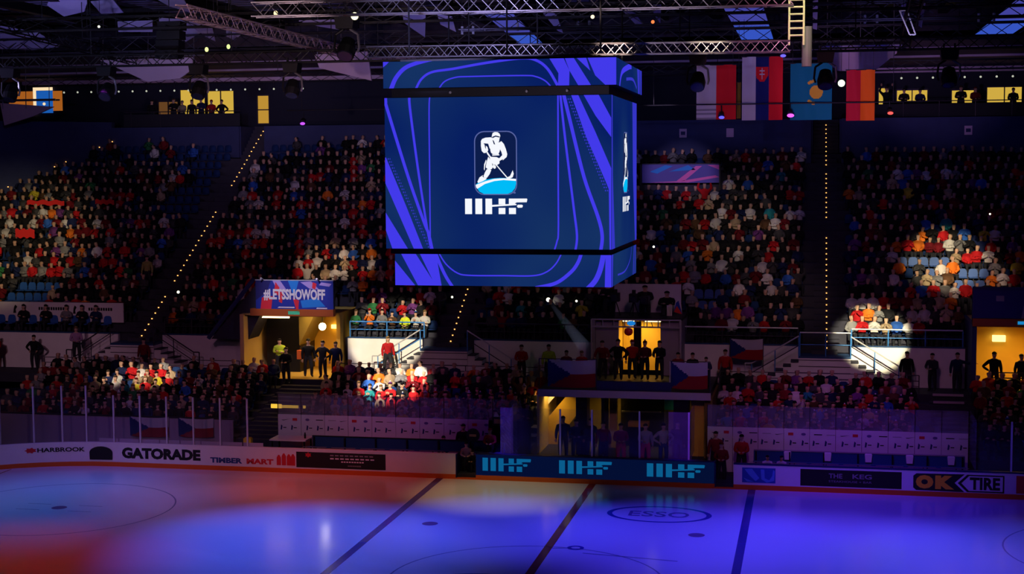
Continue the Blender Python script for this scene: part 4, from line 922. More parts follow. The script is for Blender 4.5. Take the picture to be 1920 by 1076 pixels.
# ------------------------------------------------------------------ banner gateway on the left
def gateway(nm, x0, x1, bx0, bx1, lab):
    t = thing('gateway', lab, 'gateway', ((x0+x1)/2, 9.3, 2.78))
    m = MB(); m.box(bx0, bx1, 9.1, 9.45, 6.0, 7.72, DBLUE); m.build('upper_block', t)
    m = MB(); m.box(bx0-.3 if nm == 'left' else bx0, bx1+.05, 9.0, 9.35, 5.95, 6.3, mat('lintel_rust', (.45, .10, .02), .6)); m.build('lintel', t, label='rust red lintel')
    m = MB(); m.box(x0-.2, x0, 9.1, 14, 2.78, 6.0, YELW if nm == 'left' else DBLUE); m.build('side_wall', t); m = MB(); m.box(x1, x1+.2, 10.5, 14, 2.78, 6.0, YEL); m.build('side_wall', t)
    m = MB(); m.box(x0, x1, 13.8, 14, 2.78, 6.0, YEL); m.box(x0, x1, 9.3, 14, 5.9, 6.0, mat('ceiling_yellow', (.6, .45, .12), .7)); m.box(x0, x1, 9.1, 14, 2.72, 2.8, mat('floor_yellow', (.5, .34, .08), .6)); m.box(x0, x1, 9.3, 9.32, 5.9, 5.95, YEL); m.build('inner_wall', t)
    return t
GL = gateway('left', -19.0, -14.6, -18.3, -14.3, 'yellow-lit gateway under the colourful slogan banner on the left')
m = MB(); m.box(-18.7, -16.9, 11.5, 13.8, 2.8, 5.7, BLACK); m.build('dark_doorway', GL)  # solid black block stands in for the shade of the doorway
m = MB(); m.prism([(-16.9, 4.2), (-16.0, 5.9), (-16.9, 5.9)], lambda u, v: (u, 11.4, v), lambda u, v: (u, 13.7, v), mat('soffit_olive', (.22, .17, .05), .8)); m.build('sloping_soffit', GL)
m = MB(); m.box(-18.9, -17.0, 10.2, 10.3, 5.72, 5.82, emis('strip_lamp', (1, .62, .3), 5)); m.build('strip_lamp', GL)
m = MB(); m.box(-16.6, -16.0, 9.0, 9.05, 6.03, 6.2, emis('exit_green', (.05, .32, .22), 1)); m.build('exit_sign', GL, label='small green exit sign')
m = MB(); m.ball((-15.3, 10.4, 5.3), .19, emis('globe_lamp', (1, .88, .66), 14), 12, 8); m.tube((-15.3, 10.4, 5.45), (-15.3, 10.4, 5.95), .02, DARKM, 5); m.build('globe_lamp', GL, label='bright round globe lamp')
m = MB(); m.box(-15.9, -15.3, 13.6, 13.75, 4.85, 5.05, emis('wall_lamp', (1, .62, .12), 4)); m.build('wall_lamp', GL)
m = MB(); m.tube((-20.7, 9.6, 5.2), (-18.6, 9.6, 7.75), .12, DBLUE, 6); m.tube((-21.1, 9.6, 4.7), (-20.7, 9.6, 5.2), .12, DBLUE, 6); m.prism([(-21, 4.66), (-18.3, 7.7), (-18.3, 6.0), (-19.0, 4.66)], lambda u, v: (u, 9.7, v), lambda u, v: (u, 11.2, v), CONC); m.build('sloped_side', GL)
BN = thing('slogan_banner', 'colourful banner with large white hashtag slogan over the left gateway', 'banner', (-16.3, 9.05, 6.3))
m = MB(); bx0, bx1, bz0, bz1, by = -18.3, -14.25, 6.3, 7.72, 9.04
m.box(bx0, bx1, by, by+.05, bz0, bz1, mat('banner_blue', (.02, .04, .35), .6))
BC = {'r': mat('banner_red', (.75, .03, .05), .6), 'l': mat('banner_lilac', (.45, .35, .75), .6), 'c': mat('banner_cyan', (.02, .25, .75), .6), 'w': WHTP, 'n': mat('banner_night', (.02, .02, .14), .6)}
for P, k in (([(0,1),(.2,1),(.15,.6),(0,.3)], 'n'), ([(.22,1),(.32,1),(.42,.6),(.3,.55)], 'l'), ([(.26,.95),(.31,.75),(.30,.45),(.24,.6)], 'r'), ([(.08,.4),(.22,.45),(.2,0),(.06,0)], 'r'), ([(.42,1),(.56,1),(.5,.4)], 'c'), ([(.58,.95),(.72,.98),(.82,.7),(.7,.72)], 'l'), ([(.48,.4),(.56,.3),(.55,0),(.52,0)], 'r'), ([(.58,.3),(.8,.4),(.9,.1),(.6,.05)], 'c'), ([(.28,.04),(.5,.04),(.5,.08),(.3,.08)], 'w'), ([(.78,.02),(.92,.02),(.92,.06),(.79,.06)], 'w'), ([(.85,.95),(.98,.9),(.95,.8),(.82,.85)], 'l'), ([(.3,.6),(.36,.6),(.34,.2),(.3,.25)], 'r'), ([(.74,.95),(.79,.9),(.77,.7),(.73,.75)], 'r')):
    m.face([(bx0+(bx1-bx0)*u, by-.004-.0005*ord(k)/50, bz0+(bz1-bz0)*v) for u, v in P], BC[k])
add_text(m, '#LETSSHOWOFF', bx0+.42, bx1-.42, bz0+.42, bz0+1.0, by-.012, WHTP, .04)
m.build('cloth', BN)
m = MB(); m.box(bx0-.02, bx1+.02, by-.02, by+.08, bz1, bz1+.04, RAILW); m.build('top_rail', BN)
for x in (-17.9, -15.0): m = MB(); m.tube((x, by-.05, bz1+.05), (x, by-.3, bz1+.12), .05, RAILW, 6); m.build('banner_lamp', BN)
down_light('gateway_light', (-15.9, 11.2, 5.85), 1.6, 60, (1, .60, .16)); down_light('gateway_light', (-15.6, 9.7, 5.85), 1.2, 22, (1, .60, .16))
spot('banner_light', (-16, 2, 12), (-16.2, 9, 7.0), 2.6, .6, (.85, .75, 1), .7)
GR = gateway('right', 16.3, 20.2, 16.1, 21, 'yellow-lit gateway with two standing silhouettes at the right edge')
m = MB(); m.box(18.05, 18.5, 8.96, 9.0, 6.06, 6.2, emis('exit_blue', (.01, .22, .55), 1)); m.build('exit_sign', GR, label='small blue exit sign')
m = MB(); m.box(17.5, 18.1, 13.5, 13.75, 4.75, 5.05, emis('wall_lamp_bright', (1, .8, .3), 1.6)); m.build('wall_lamp', GR)
m = MB(); m.box(16.9, 20.2, 9.6, 9.65, 3.5, 3.55, RAILD); m.box(16.9, 20.2, 9.6, 9.65, 3.75, 3.8, RAILD); m.build('inner_rail', GR)
down_light('gateway_light', (18.2, 11.6, 5.85), 1.8, 90, (1, .58, .13))
BN = thing('dark_banner', 'dark navy banner with faint pale emblem above the right gateway', 'banner', (18, 9.05, 6.3))
m = MB(); m.box(16.1, 20.5, 9.03, 9.08, 6.32, 7.62, mat('banner_navy', (.03, .03, .16), .7))
m.face([(17.1, 9.02, 7.1), (17.45, 9.02, 7.1), (17.45, 9.02, 7.35), (17.1, 9.02, 7.35)], GREYP); m.face([(18.2, 9.02, 6.32), (18.35, 9.02, 6.32), (18.5, 9.02, 7.5), (18.4, 9.02, 7.5)], GREYP); m.face([(18.5, 9.02, 6.5), (18.8, 9.02, 6.5), (18.6, 9.02, 7.1)], REDP); m.build('cloth', BN)
# small banner high in the right stand
BN = thing('wide_banner', 'blue and pink patterned banner across the upper rows right of the scoreboard', 'banner', (1.7, 23.6, 12.4))
zb = 12.35; m = MB(); m.box(-.6, 3.75, 23.55, 23.62, zb, zb+1.05, mat('banner_pinkblue', (.12, .10, .40), .7))
for P, k in (([(.1,.6),(.3,.95),(.4,.9),(.2,.5)], 'c'), ([(.1,.02),(.5,.1),(.95,.4),(1,.3),(.6,.02)], 'p'), ([(.45,.1),(.7,.9),(.78,.9),(.55,.1)], 'p'), ([(.35,.6),(.6,.95),(.7,.7)], 'c'), ([(.85,.95),(1,.95),(1,.7)], 'p')):
    m.face([(-.6+4.35*u, 23.54, zb+1.05*v) for u, v in P], BC['c'] if k == 'c' else mat('banner_pink', (.8, .15, .5), .6))
m.build('cloth', BN)
m = MB(); m.box(-.7, -.62, 23.5, 23.66, uz(14)-.0, zb+1.1, DARKM); m.box(3.75, 3.83, 23.5, 23.66, uz(14), zb+1.1, DARKM); m.box(-.7, 3.83, 23.5, 23.66, zb+1.05, zb+1.1, DARKM); m.build('frame', BN)
spot('banner_light', (2, 2, 17.5), (1.6, 23.5, 12.9), 2.4, .3, (.8, .6, 1), .7)
# seat-block signs on the back parapet
for x in (1.3, 4.0, 17.2): m = MB(); m.box(x, x+.42, 25.94, 25.99, 14.95, 15.45, mat('sign_mauve', (.6, .4, .6), .6)); m.box(x+.08, x+.34, 25.93, 25.94, 15.1, 15.3, NAVY) if x != 4.0 else None; tag(m.build('block_sign', None, (x, 25.95, 14.95)), {1.3: 'small pale sign on the dark back wall nearest the scoreboard', 4.0: 'plain pale square on the dark back wall below the flags', 17.2: 'small pale sign on the dark back wall at far right'}[x], 'sign')

# long white banner and box seats at the far left
BN = thing('long_banner', 'long pale banner with small dark figures along the far left balcony', 'banner', (-40, 12.0, 5.1))
m = MB(); m.box(-50, -26.9, 11.98, 12.06, 5.16, 6.2, mat('banner_white', (.66, .62, .64), .7, noise=.08, bscale=1)); 
for x, wd in ((-33.3, .25), (-31.8, 1.7), (-29.8, .22), (-28.9, 1.5)):
    if wd > 1:
        for i in range(int(wd/.14)): q(m, x+i*.14, x+i*.14+.1, 5.78, 5.94, mat('banner_print', (.2, .15, .25), .7), 11.97)
    else: m.face([(x, 11.97, 5.6), (x+wd*.7, 11.97, 5.6), (x+wd*.6, 11.97, 5.8), (x+wd, 11.97, 5.95), (x+wd*.5, 11.97, 6.05), (x+wd*.2, 11.97, 5.9)], mat('banner_print', (0,0,0)))
m.build('cloth', BN)
m = MB(); m.box(-50, -26.9, 12.06, 12.14, 5.1, 6.22, DARKM); m.build('backing', BN)

# ------------------------------------------------------------------ central platform, doorway and tunnel
PF = thing('camera_platform', 'central doorway block with grey roof frame and flat camera platform on top', 'platform', (.8, 9, 3.35))
PANG = mat('panel_grey', (.30, .27, .32), .7, noise=.08, bscale=2)
m = MB(); m.box(-1.3, -.1, 9.3, 9.36, 3.35, 5.9, PANG); m.box(1.9, 2.85, 9.3, 9.36, 3.35, 5.9, PANG); m.box(-1.3, -1.2, 9.0, 12.4, 3.35, 6.0, PANG); m.box(2.8, 2.9, 9.0, 12.4, 3.35, 6.0, PANG)
m.box(.62, .98, 9.3, 9.4, 3.35, 5.9, BLACK); m.box(-.1, 1.9, 11.05, 11.1, 3.35, 5.9, YEL); m.box(-1.2, -.12, 9.4, 11.05, 3.36, 5.9, YEL); m.box(1.9, 2.8, 9.4, 11.05, 3.36, 5.9, YEL); m.build('wall_panels', PF)
m = MB(); m.box(-1.35, 2.95, 9.0, 12.4, 6.0, 6.1, BLACK); m.build('platform_deck', PF)
m = MB()
for z in (5.68, 6.02): m.tube((-1.35, 8.95, z), (2.9, 8.95, z), .04, mat('frame_grey', (.45, .42, .45), .5, .2), 6)
for i in range(9): m.tube((-1.35+i*.53, 8.95, 5.68), (-1.35+i*.53, 8.95, 6.02), .025, MATS['frame_grey'], 5)
for x in (-1.35, 2.88): m.tube((x, 8.95, 3.35), (x, 8.95, 6.02), .05, MATS['frame_grey'], 6)
m.build('roof_frame', PF)
for x0, x1 in ((-.1, .62), (.98, 1.9)): m = MB(); m.box(x0+.08, x1-.08, 10.2, 10.3, 5.80, 5.88, emis('tube_lamp', (1, .85, .45), 2)); m.build('tube_lamp', PF)
m = MB(); m.ball((.55, 8.9, 5.86), .2, emis('sign_blue', (.01, .20, .62), 1), 12, 7, (1, .2, .6)); m.build('exit_sign', PF, label='small glowing blue exit sign')
m = MB(); m.ball((.45, 8.7, 5.48), .19, mat('balloon_red', (.9, .03, .03), .3), 12, 9, (1.15, 1, 1)); m.tube((.45, 8.7, 5.3), (.6, 8.3, 4.5), .004, DARKM, 4); tag(m.build('balloon', None, (.45, 8.7, 5.3)), 'round red balloon glowing in front of the central doorway', 'balloon')
down_light('doorway_light', (.9, 10.2, 5.85), 1.2, 42, (1, .70, .20))
m = MB(); m.box(-.65, 2.65, 11.9, 11.98, 6.1, 7.5, mat('backdrop_white', (.62, .58, .64), .8, noise=.1, bscale=1.5, bump=.3)); m.box(-.7, -.65, 11.9, 12, 6.1, 7.55, DARKM); m.box(2.65, 2.7, 11.9, 12, 6.1, 7.55, DARKM); tag(m.build('backdrop_sheet', None, (1, 11.95, 6.1)), 'white wrinkled sheet behind the camera crew on the platform', 'sheet')
DK = thing('tunnel_deck', 'pale edged deck slab over the players tunnel carrying a crowd', 'deck', (.7, 4, 3.05))
m = MB(); m.box(-3.0, 4.6, 3.95, 9.3, 3.05, 3.35, DARKM); m.build('slab', DK); m = MB(); m.box(-3.05, 4.65, 3.88, 3.95, 3.04, 3.36, mat('slab_edge', (.5, .42, .5), .6)); m.build('pale_edge', DK)
m = MB(); m.box(-.4, 2.9, 4.0, 4.06, 3.36, 3.78, mat('kick_navy', (.015, .02, .09), .6)); m.tube((-3, 4.05, 4.72), (-.4, 4.05, 4.72), .02, RAILD, 5); m.tube((2.85, 4.05, 4.72), (4.6, 4.05, 4.72), .02, RAILD, 5)
for x in (-3, -.42, 2.85, 4.6): m.tube((x, 4.05, 3.36), (x, 4.05, 4.72), .025, RAILW if x == 2.85 else RAILD, 5)
m.build('front_guard', DK)
TN = thing('players_tunnel', 'yellow-lit players tunnel opening under the deck behind the lit board', 'tunnel', (.7, 4, 0))
SHADEW = mat('shaded_wall', (.20, .14, .03), .8); m = MB(); m.box(-3.1, 4.7, 8.6, 8.7, -.02, 3.05, SHADEW); m.box(-.1, .25, 6.0, 6.3, -.02, 3.05, YELW); m.box(-3.1, -3.0, 4, 8.6, -.02, 3.05, YELW); m.build('inner_wall', TN); m = MB(); m.box(4.35, 4.7, 4.2, 8.6, -.02, 3.05, SHADEW); m.box(3.75, 4.3, 4.6, 4.7, -.02, 3.05, YEL); m.build('side_wall', TN)  # wall shade put into the olive tone, lit strip into the paler box
for a_ in ((-1.35, -.85, 4.1, 5.0), (3.0, 3.7, 4.1, 4.8), (-.25, -.12, 4.4, 6)): m = MB(); m.box(*a_, -.02, 3.05, BLACK); m.build('pillar', TN, label='black pillar')
m = MB(); m.box(.35, 2.35, 6.6, 8.55, -.02, 3.0, mat('alcove_shade', (.02, .025, .02), .5)); m.box(.4, 2.2, 6.5, 6.6, 2.0, 2.06, GREYP); m.build('dark_alcove', TN)  # solid dark block painted as the shade inside the alcove
m = MB(); m.box(2.4, 2.98, 6.2, 6.4, 2.2, 2.98, TEAL); m.build('teal_board', TN)
m = MB(); m.prism([(-2.6, .2), (-2.3, 1.0), (-1.35, 2.3), (-1.35, 3.0), (-1.9, 3.0), (-3.0, 1.7), (-3.0, .2)], lambda u, v: (u, 6.4, v), lambda u, v: (u, 6.6, v), YEL); m.prism([(-3.0, 2.3), (-2.4, 3.0), (-2.6, 3.0), (-3.0, 2.6)], lambda u, v: (u, 6.3, v), lambda u, v: (u, 6.38, v), WHTP)
m.build('stair_side', TN, label='slanting yellow stair side')
m = MB(); m.box(-5, 5, .35, 8.6, -.02, .42, CONC); m.build('tunnel_floor', TN)
for x, y, z, e in ((-2.9, 5.2, 2.75, 45), (.0, 6.5, 2.8, 55), (3.9, 5.5, 2.75, 45)):
    down_light('tunnel_light', (x, y+.6, 2.98), 1.0, e*.5, (1, .66, .18))
for x, y in ((.9, 6.9), (3.5, 5.4), (-2.0, 5.5)): m = MB(); m.box(x-.1, x+.1, y, y+.1, 2.95, 3.05, emis('tube_lamp', (0,0,0))); m.build('ceiling_lamp', TN)
m = MB(); m.box(-5, -3.1, 2.5, 2.6, 0, 2.14, CONC); m.build('tunnel_side', TN)
# yellow lit step edge below the left gateway, its light put in as emission
for x0, x1, lb in ((-16.1, -14.4, 'long yellow lit step edge below the left gateway'),):
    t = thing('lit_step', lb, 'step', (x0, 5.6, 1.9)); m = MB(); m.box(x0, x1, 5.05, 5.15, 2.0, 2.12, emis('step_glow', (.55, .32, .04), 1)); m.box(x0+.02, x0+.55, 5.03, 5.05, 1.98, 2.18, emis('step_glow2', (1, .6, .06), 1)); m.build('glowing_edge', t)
for j in range(2):
    m = MB(); z = 2.45+.28*j; m.box(14.4, 15.75, 8.5+.4*j, 8.6+.4*j, z, z+.1, mat('step_mauve', (.45, .35, .42), .7)); tag(m.build('step_nosing', None, (15, 8.5, z)), ['lower pale step edge at the right walkway gap', 'upper pale step edge at the right walkway gap'][j], 'step')

# ------------------------------------------------------------------ people
def skin_body(joints, edges, sub=1, root=0):
    """joints: name -> (co, radius, tag). returns (verts, faces, face tags)"""
    names = list(joints); bm = bmesh.new(); lay = bm.verts.layers.skin.verify(); vm = {}
    for n in names:
        v = bm.verts.new(joints[n][0]); r = joints[n][1]; rr = r if isinstance(r, tuple) else (r, r); v[lay].radius = rr; v[lay].use_root = (n == names[root]); vm[n] = v
    for a, b in edges: bm.edges.new((vm[a], vm[b]))
    me = bpy.data.meshes.new('tmp'); bm.to_mesh(me); bm.free(); o = bpy.data.objects.new('tmp', me); COL.objects.link(o)
    md = o.modifiers.new('s', 'SKIN'); md.use_smooth_shade = True
    if sub: s = o.modifiers.new('b', 'SUBSURF'); s.levels = sub; s.render_levels = sub
    bpy.context.view_layer.update(); ev = o.evaluated_get(bpy.context.evaluated_depsgraph_get()); em = ev.to_mesh()
    V = np.array([v.co[:] for v in em.vertices]); Fc = [tuple(p.vertices) for p in em.polygons]; ev.to_mesh_clear()
    bpy.data.objects.remove(o); bpy.data.meshes.remove(me)
    J = np.array([joints[n][0] for n in names]); R = np.array([np.mean(joints[n][1]) for n in names]); T = [joints[n][2] for n in names]
    ED = [(names.index(a), names.index(b)) for a, b in edges]; tags = []
    for f in Fc:
        c = V[list(f)].mean(0); k = int(np.argmin(np.linalg.norm(J-c, axis=1)-R*.8)); tags.append(T[k])
    return V, Fc, tags
def head_joints(J, E, nx, ny, nz, hx=0, hy=0, hair='hair'):
    """neck base at (nx,ny,nz); head leans by hx,hy"""
    J['neck'] = ((nx+hx*.2, ny+hy*.2, nz+.06), .052, 'skin'); J['chin'] = ((nx+hx*.5, ny+hy*.5-.025, nz+.125), (.062, .07), 'skin')
    J['face'] = ((nx+hx, ny+hy-.018, nz+.20), (.078, .09), 'skin'); J['crown'] = ((nx+hx, ny+hy+.015, nz+.275), (.078, .088), hair)
    J['nose'] = ((nx+hx, ny+hy-.115, nz+.185), .014, 'skin')
    for s in (-1, 1): J['ear%d' % s] = ((nx+hx+s*.083, ny+hy, nz+.2), .016, 'skin'); E.append(('face', 'ear%d' % s))
    E += [('neck', 'chin'), ('chin', 'face'), ('face', 'crown'), ('face', 'nose')]
def hand_fingers(mb, w_, d, sk=SKIN, curl=.5):
    """five tapered fingers: w_ wrist point, d unit direction of the hand"""
    w_ = Vector(w_); d = Vector(d).normalized(); sd = d.cross(Vector((0, .3, 1))).normalized(); nn = sd.cross(d)
    mb.tube(w_, w_+d*.05, .028, sk, 7, .04); mb.tube(w_+d*.05, w_+d*.085, .04, sk, 7, .036)
    for i, L in enumerate((.065, .078, .072, .055)):
        b = w_+d*.08+sd*(-.028+.019*i); k = b+d*L*.55-nn*L*curl*.3; mb.tube(b, k, .0095, sk, 5, .009); mb.tube(k, k+d*L*.35-nn*L*curl*.5, .009, sk, 5, .006)
    b = w_+d*.03+sd*-.03; k = b-sd*.03+d*.03; mb.tube(b, k, .012, sk, 5, .01); mb.tube(k, k+d*.03-nn*.01, .01, sk, 5, .007)
def pose_seated(arms='lap', lean=0.0, head=(0, 0), sex=1.0):
    J = {}; E = []
    J['pelvis'] = ((0, .02, .50), (.175, .14), 'trousers'); J['waist'] = ((0, .05-lean*.1, .66), (.17, .13), 'jacket'); J['chest'] = ((0, .07-lean*.35, .86), (.19*sex, .14), 'jacket'); J['upper'] = ((0, .07-lean*.5, .99), (.165*sex, .115), 'jacket')
    uy_ = .07-lean*.5; E += [('pelvis', 'waist'), ('waist', 'chest'), ('chest', 'upper'), ('upper', 'neck')]
    head_joints(J, E, 0, uy_-.01-lean*.1, 1.08, head[0], head[1])
    hands = []
    for s in (-1, 1):
        J['sh%d' % s] = ((s*.2*sex, uy_, 1.0), .082, 'jacket')
        if arms == 'lap': el, wr, hd = (s*.27, uy_-.04, .76), (s*.10, -.25, .66), (-s*.5, -.8, -.1)
        elif arms == 'folded': el, wr, hd = (s*.27, uy_-.06, .78), (-s*.06, uy_-.20, .80+.03*s), (-s, -.2, .05)
        elif arms == 'clap': el, wr, hd = (s*.26, uy_-.12, .80), (s*.05, uy_-.33, .93), (-s*.15, -.35, .9)
        elif arms == 'phone': el, wr, hd = (s*.25, uy_-.16, .86), (s*.07, uy_-.30, 1.06), (0, -.2, 1)
        elif arms == 'up': el, wr, hd = (s*.36, uy_-.02, 1.16), (s*.30, uy_-.06, 1.42), (0, 0, 1)
        else: el, wr, hd = (s*.27, uy_, .74), (s*.2, -.3, .62), (0, -1, -.1)
        J['el%d' % s] = (el, .064, 'jacket'); J['wr%d' % s] = (wr, .046, 'jacket'); E += [('upper', 'sh%d' % s), ('sh%d' % s, 'el%d' % s), ('el%d' % s, 'wr%d' % s)]
        hands.append((wr, hd))
        J['hip%d' % s] = ((s*.11, -.06, .49), .095, 'trousers'); J['kn%d' % s] = ((s*.14, -.42, .50), .07, 'trousers'); J['an%d' % s] = ((s*.13, -.40, .11), .048, 'trousers'); J['toe%d' % s] = ((s*.14, -.56, .05), .042, 'shoe')
        E += [('pelvis', 'hip%d' % s), ('hip%d' % s, 'kn%d' % s), ('kn%d' % s, 'an%d' % s), ('an%d' % s, 'toe%d' % s)]
    return J, E, hands
def pose_standing(arms='down', lean=0.0, head=(0, 0), stride=.0, sex=1.0):
    J = {}; E = []
    J['pelvis'] = ((0, 0, .94), (.175, .14), 'trousers'); J['waist'] = ((0, -lean*.2, 1.08), (.175, .135), 'jacket'); J['chest'] = ((0, -lean*.6, 1.27), (.195*sex, .145), 'jacket'); J['upper'] = ((0, -lean, 1.40), (.17*sex, .12), 'jacket')
    E += [('pelvis', 'waist'), ('waist', 'chest'), ('chest', 'upper'), ('upper', 'neck')]
    head_joints(J, E, 0, -lean*1.1, 1.49, head[0], head[1]); hands = []; uy_ = -lean
    for s in (-1, 1):
        J['sh%d' % s] = ((s*.2*sex, uy_, 1.42), .085, 'jacket'); a = arms if isinstance(arms, str) else arms[0 if s < 0 else 1]
        if a == 'down': el, wr, hd = (s*.26, uy_+.02, 1.12), (s*.27, uy_-.06, .87), (0, -.15, -1)
        elif a == 'folded': el, wr, hd = (s*.27, uy_-.05, 1.17), (-s*.06, uy_-.20, 1.20+.03*s), (-s, -.2, .05)
        elif a == 'front': el, wr, hd = (s*.26, uy_-.08, 1.16), (s*.10, uy_-.30, 1.12), (-s*.3, -1, .1)
        elif a == 'phone': el, wr, hd = (s*.24, uy_-.16, 1.25), (s*.06, uy_-.28, 1.46), (0, -.2, 1)
        elif a == 'side': el, wr, hd = (s*.45, uy_-.04, 1.36), (s*.66, uy_-.12, 1.38), (s, -.1, 0)
        elif a == 'up': el, wr, hd = (s*.36, uy_, 1.60), (s*.28, uy_-.04, 1.88), (0, 0, 1)
        elif a == 'hip': el, wr, hd = (s*.42, uy_+.06, 1.18), (s*.2, uy_-.06, 1.02), (-s*.4, -.5, -.6)
        elif a == 'rail': el, wr, hd = (s*.30, uy_-.1, 1.16), (s*.26, uy_-.36, 1.08), (0, -1, -.1)
        J['el%d' % s] = (el, .066, 'jacket'); J['wr%d' % s] = (wr, .046, 'jacket'); E += [('upper', 'sh%d' % s), ('sh%d' % s, 'el%d' % s), ('el%d' % s, 'wr%d' % s)]; hands.append((wr, hd))
        st_ = s*stride; J['hip%d' % s] = ((s*.10, 0, 0.90), .11, 'trousers'); J['kn%d' % s] = ((s*.12, -st_-.02, .50), .085, 'trousers'); J['an%d' % s] = ((s*.12, -st_*1.2+.03, .10), .062, 'trousers'); J['toe%d' % s] = ((s*.14, -st_*1.2-.12, .045), .04, 'shoe')
        E += [('pelvis', 'hip%d' % s), ('hip%d' % s, 'kn%d' % s), ('kn%d' % s, 'an%d' % s), ('an%d' % s, 'toe%d' % s)]
    return J, E, hands
TAGM = {'skin': SKIN, 'jacket': JACK, 'trousers': TROU, 'shoe': SHOE, 'hair': HAIR}
def person_mesh(name, pose, extra=None, sub=1, trous=None, hairm=None):
    J, E, hands = pose; V, Fc, tg = skin_body(J, E, sub); mb = MB(); mb.v = [tuple(v) for v in V]; mb.f = list(Fc)
    tm = dict(TAGM); tm['trousers'] = trous or TROU; tm['hair'] = hairm or HAIR
    mb.m = [mb.mi(tm[t]) for t in tg]
    for w_, d in hands: hand_fingers(mb, w_, d)
    f = J['face'][0]                                       # eyes and mouth line
    for s in (-1, 1): mb.ball((f[0]+s*.032, f[1]-.083, f[2]+.02), .011, BLACK, 6, 4)
    mb.box(f[0]-.025, f[0]+.025, f[1]-.092, f[1]-.082, f[2]-.055, f[2]-.047, mat('lips', (.35, .08, .07), .6))
    if extra: extra(mb, J)
    me = bpy.data.meshes.new(name); me.from_pydata(mb.v, [], mb.f)
    for mm in mb.mats: me.materials.append(mm)
    me.polygons.foreach_set('material_index', mb.m); me.polygons.foreach_set('use_smooth', [True]*len(mb.f)); me.update(); return me
def hair_mesh(name, pose, kind):
    """hair or hat as a mesh of its own, fitted over the head"""
    J = pose[0]; c = J['face'][0]; mb = MB(); mt = {'hair': HAIR, 'long': mat('fair_hair', (.30, .18, .07), .7), 'cap': JACK, 'beanie': JACK, 'dark': mat('dark_hair', (.012, .009, .008), .7)}[kind]
    n, mrow = 12, 5; b = len(mb.v); R0 = .104
    for j in range(mrow+1):
        ph = (PI*.56)*j/mrow
        for i in range(n):
            t = 2*PI*i/n; low = 1 if math.sin(t) > -.3 else .62; p2 = ph*low
            mb.v.append((c[0]+.092*math.sin(p2)*math.cos(t)*1.05, c[1]+.022+R0*math.sin(p2)*math.sin(t)*1.08, c[2]+.065+.105*math.cos(p2)))
    for j in range(mrow):
        for i in range(n): i2 = (i+1) % n; mb.f.append((b+j*n+i, b+(j+1)*n+i, b+(j+1)*n+i2, b+j*n+i2)); mb.m.append(mb.mi(mt))
    if kind == 'long': mb.tube((c[0], c[1]+.07, c[2]+.08), (c[0], c[1]+.10, c[2]-.16), .085, mt, 8, .06)
    if kind == 'cap': mb.prism([(-.06, 0), (.06, 0), (.045, -.09), (-.045, -.09)], lambda u, v: (c[0]+u, c[1]-.07+v, c[2]+.09), lambda u, v: (c[0]+u, c[1]-.07+v, c[2]+.1), mt)
    if kind == 'beanie': mb.ball((c[0], c[1]+.01, c[2]+.19), .035, WHTP, 8, 5)
    me = bpy.data.meshes.new(name); me.from_pydata(mb.v, [], mb.f); me.materials.append(mt)
    for mm in mb.mats[1:]: me.materials.append(mm)
    me.polygons.foreach_set('material_index', mb.m); me.polygons.foreach_set('use_smooth', [True]*len(mb.f)); return me

SEATP = [pose_seated('lap'), pose_seated('folded', .05, (.02, -.01)), pose_seated('clap', .12), pose_seated('phone', .05), pose_seated('lap', .25, (-.03, -.02), .92), pose_seated('clap', 0, (.03, 0), .9)]
SEATM = [person_mesh('person', p) for p in SEATP]
SEATH = [[hair_mesh('hair', p, k) for k in ('hair', 'long', 'dark', 'cap', 'beanie')] for p in SEATP]
PAL = [('black', (.010, .010, .012), 44), ('navy', (.012, .02, .08), 10), ('dark grey', (.05, .05, .055), 12), ('red', (.50, .012, .018), 10), ('white', (.62, .60, .58), 5), ('dark red', (.16, .008, .015), 10), ('blue', (.03, .12, .5), 3), ('grey', (.2, .2, .21), 3), ('brown', (.10, .05, .025), 3), ('purple', (.15, .04, .2), 2), ('green', (.03, .17, .06), 1), ('beige', (.4, .3, .19), 2), ('yellow', (.6, .5, .04), .5), ('orange', (.75, .18, .02), .7), ('teal', (.02, .25, .28), .6)]
PW = np.array([p[2] for p in PAL], float); PW /= PW.sum()
HN = ['brown hair', 'fair hair', 'dark hair', 'peaked cap', 'bobble hat']; ORD = ['first', 'second', 'third', 'fourth', 'fifth', 'sixth', 'seventh', 'eighth', 'ninth', 'tenth', 'eleventh', 'twelfth', 'thirteenth', 'fourteenth', 'fifteenth', 'sixteenth', 'seventeenth', 'eighteenth', 'nineteenth', 'twentieth', 'twenty-first', 'twenty-second', 'twenty-third', 'twenty-fourth', 'twenty-fifth', 'twenty-sixth']
def seated_person(x, y, z, label, group, ci=None, v=None, h=None, rz=None):
    v = int(rng.integers(0, len(SEATM))) if v is None else v; h = int(rng.choice(5, p=[.3, .22, .2, .13, .15])) if h is None else h
    o = bpy.data.objects.new('person', SEATM[v]); COL.objects.link(o); o.location = (x, y, z); o.rotation_euler = (0, 0, random.uniform(-.22, .22) if rz is None else rz)
    s = random.uniform(.93, 1.06); o.scale = (s*random.uniform(.95, 1.1), s, s); o.color = (*ci[1], 1); tag(o, label, 'person', group)
    c = bpy.data.objects.new('hair' if h < 3 else ('cap' if h == 3 else 'bobble_hat'), SEATH[v][h]); COL.objects.link(c); c.parent = o
    cc_ = PAL[int(rng.choice(len(PAL), p=PW))][1]; c.color = (*cc_, 1); return o
def rcol(): return PAL[int(rng.choice(len(PAL), p=PW))]

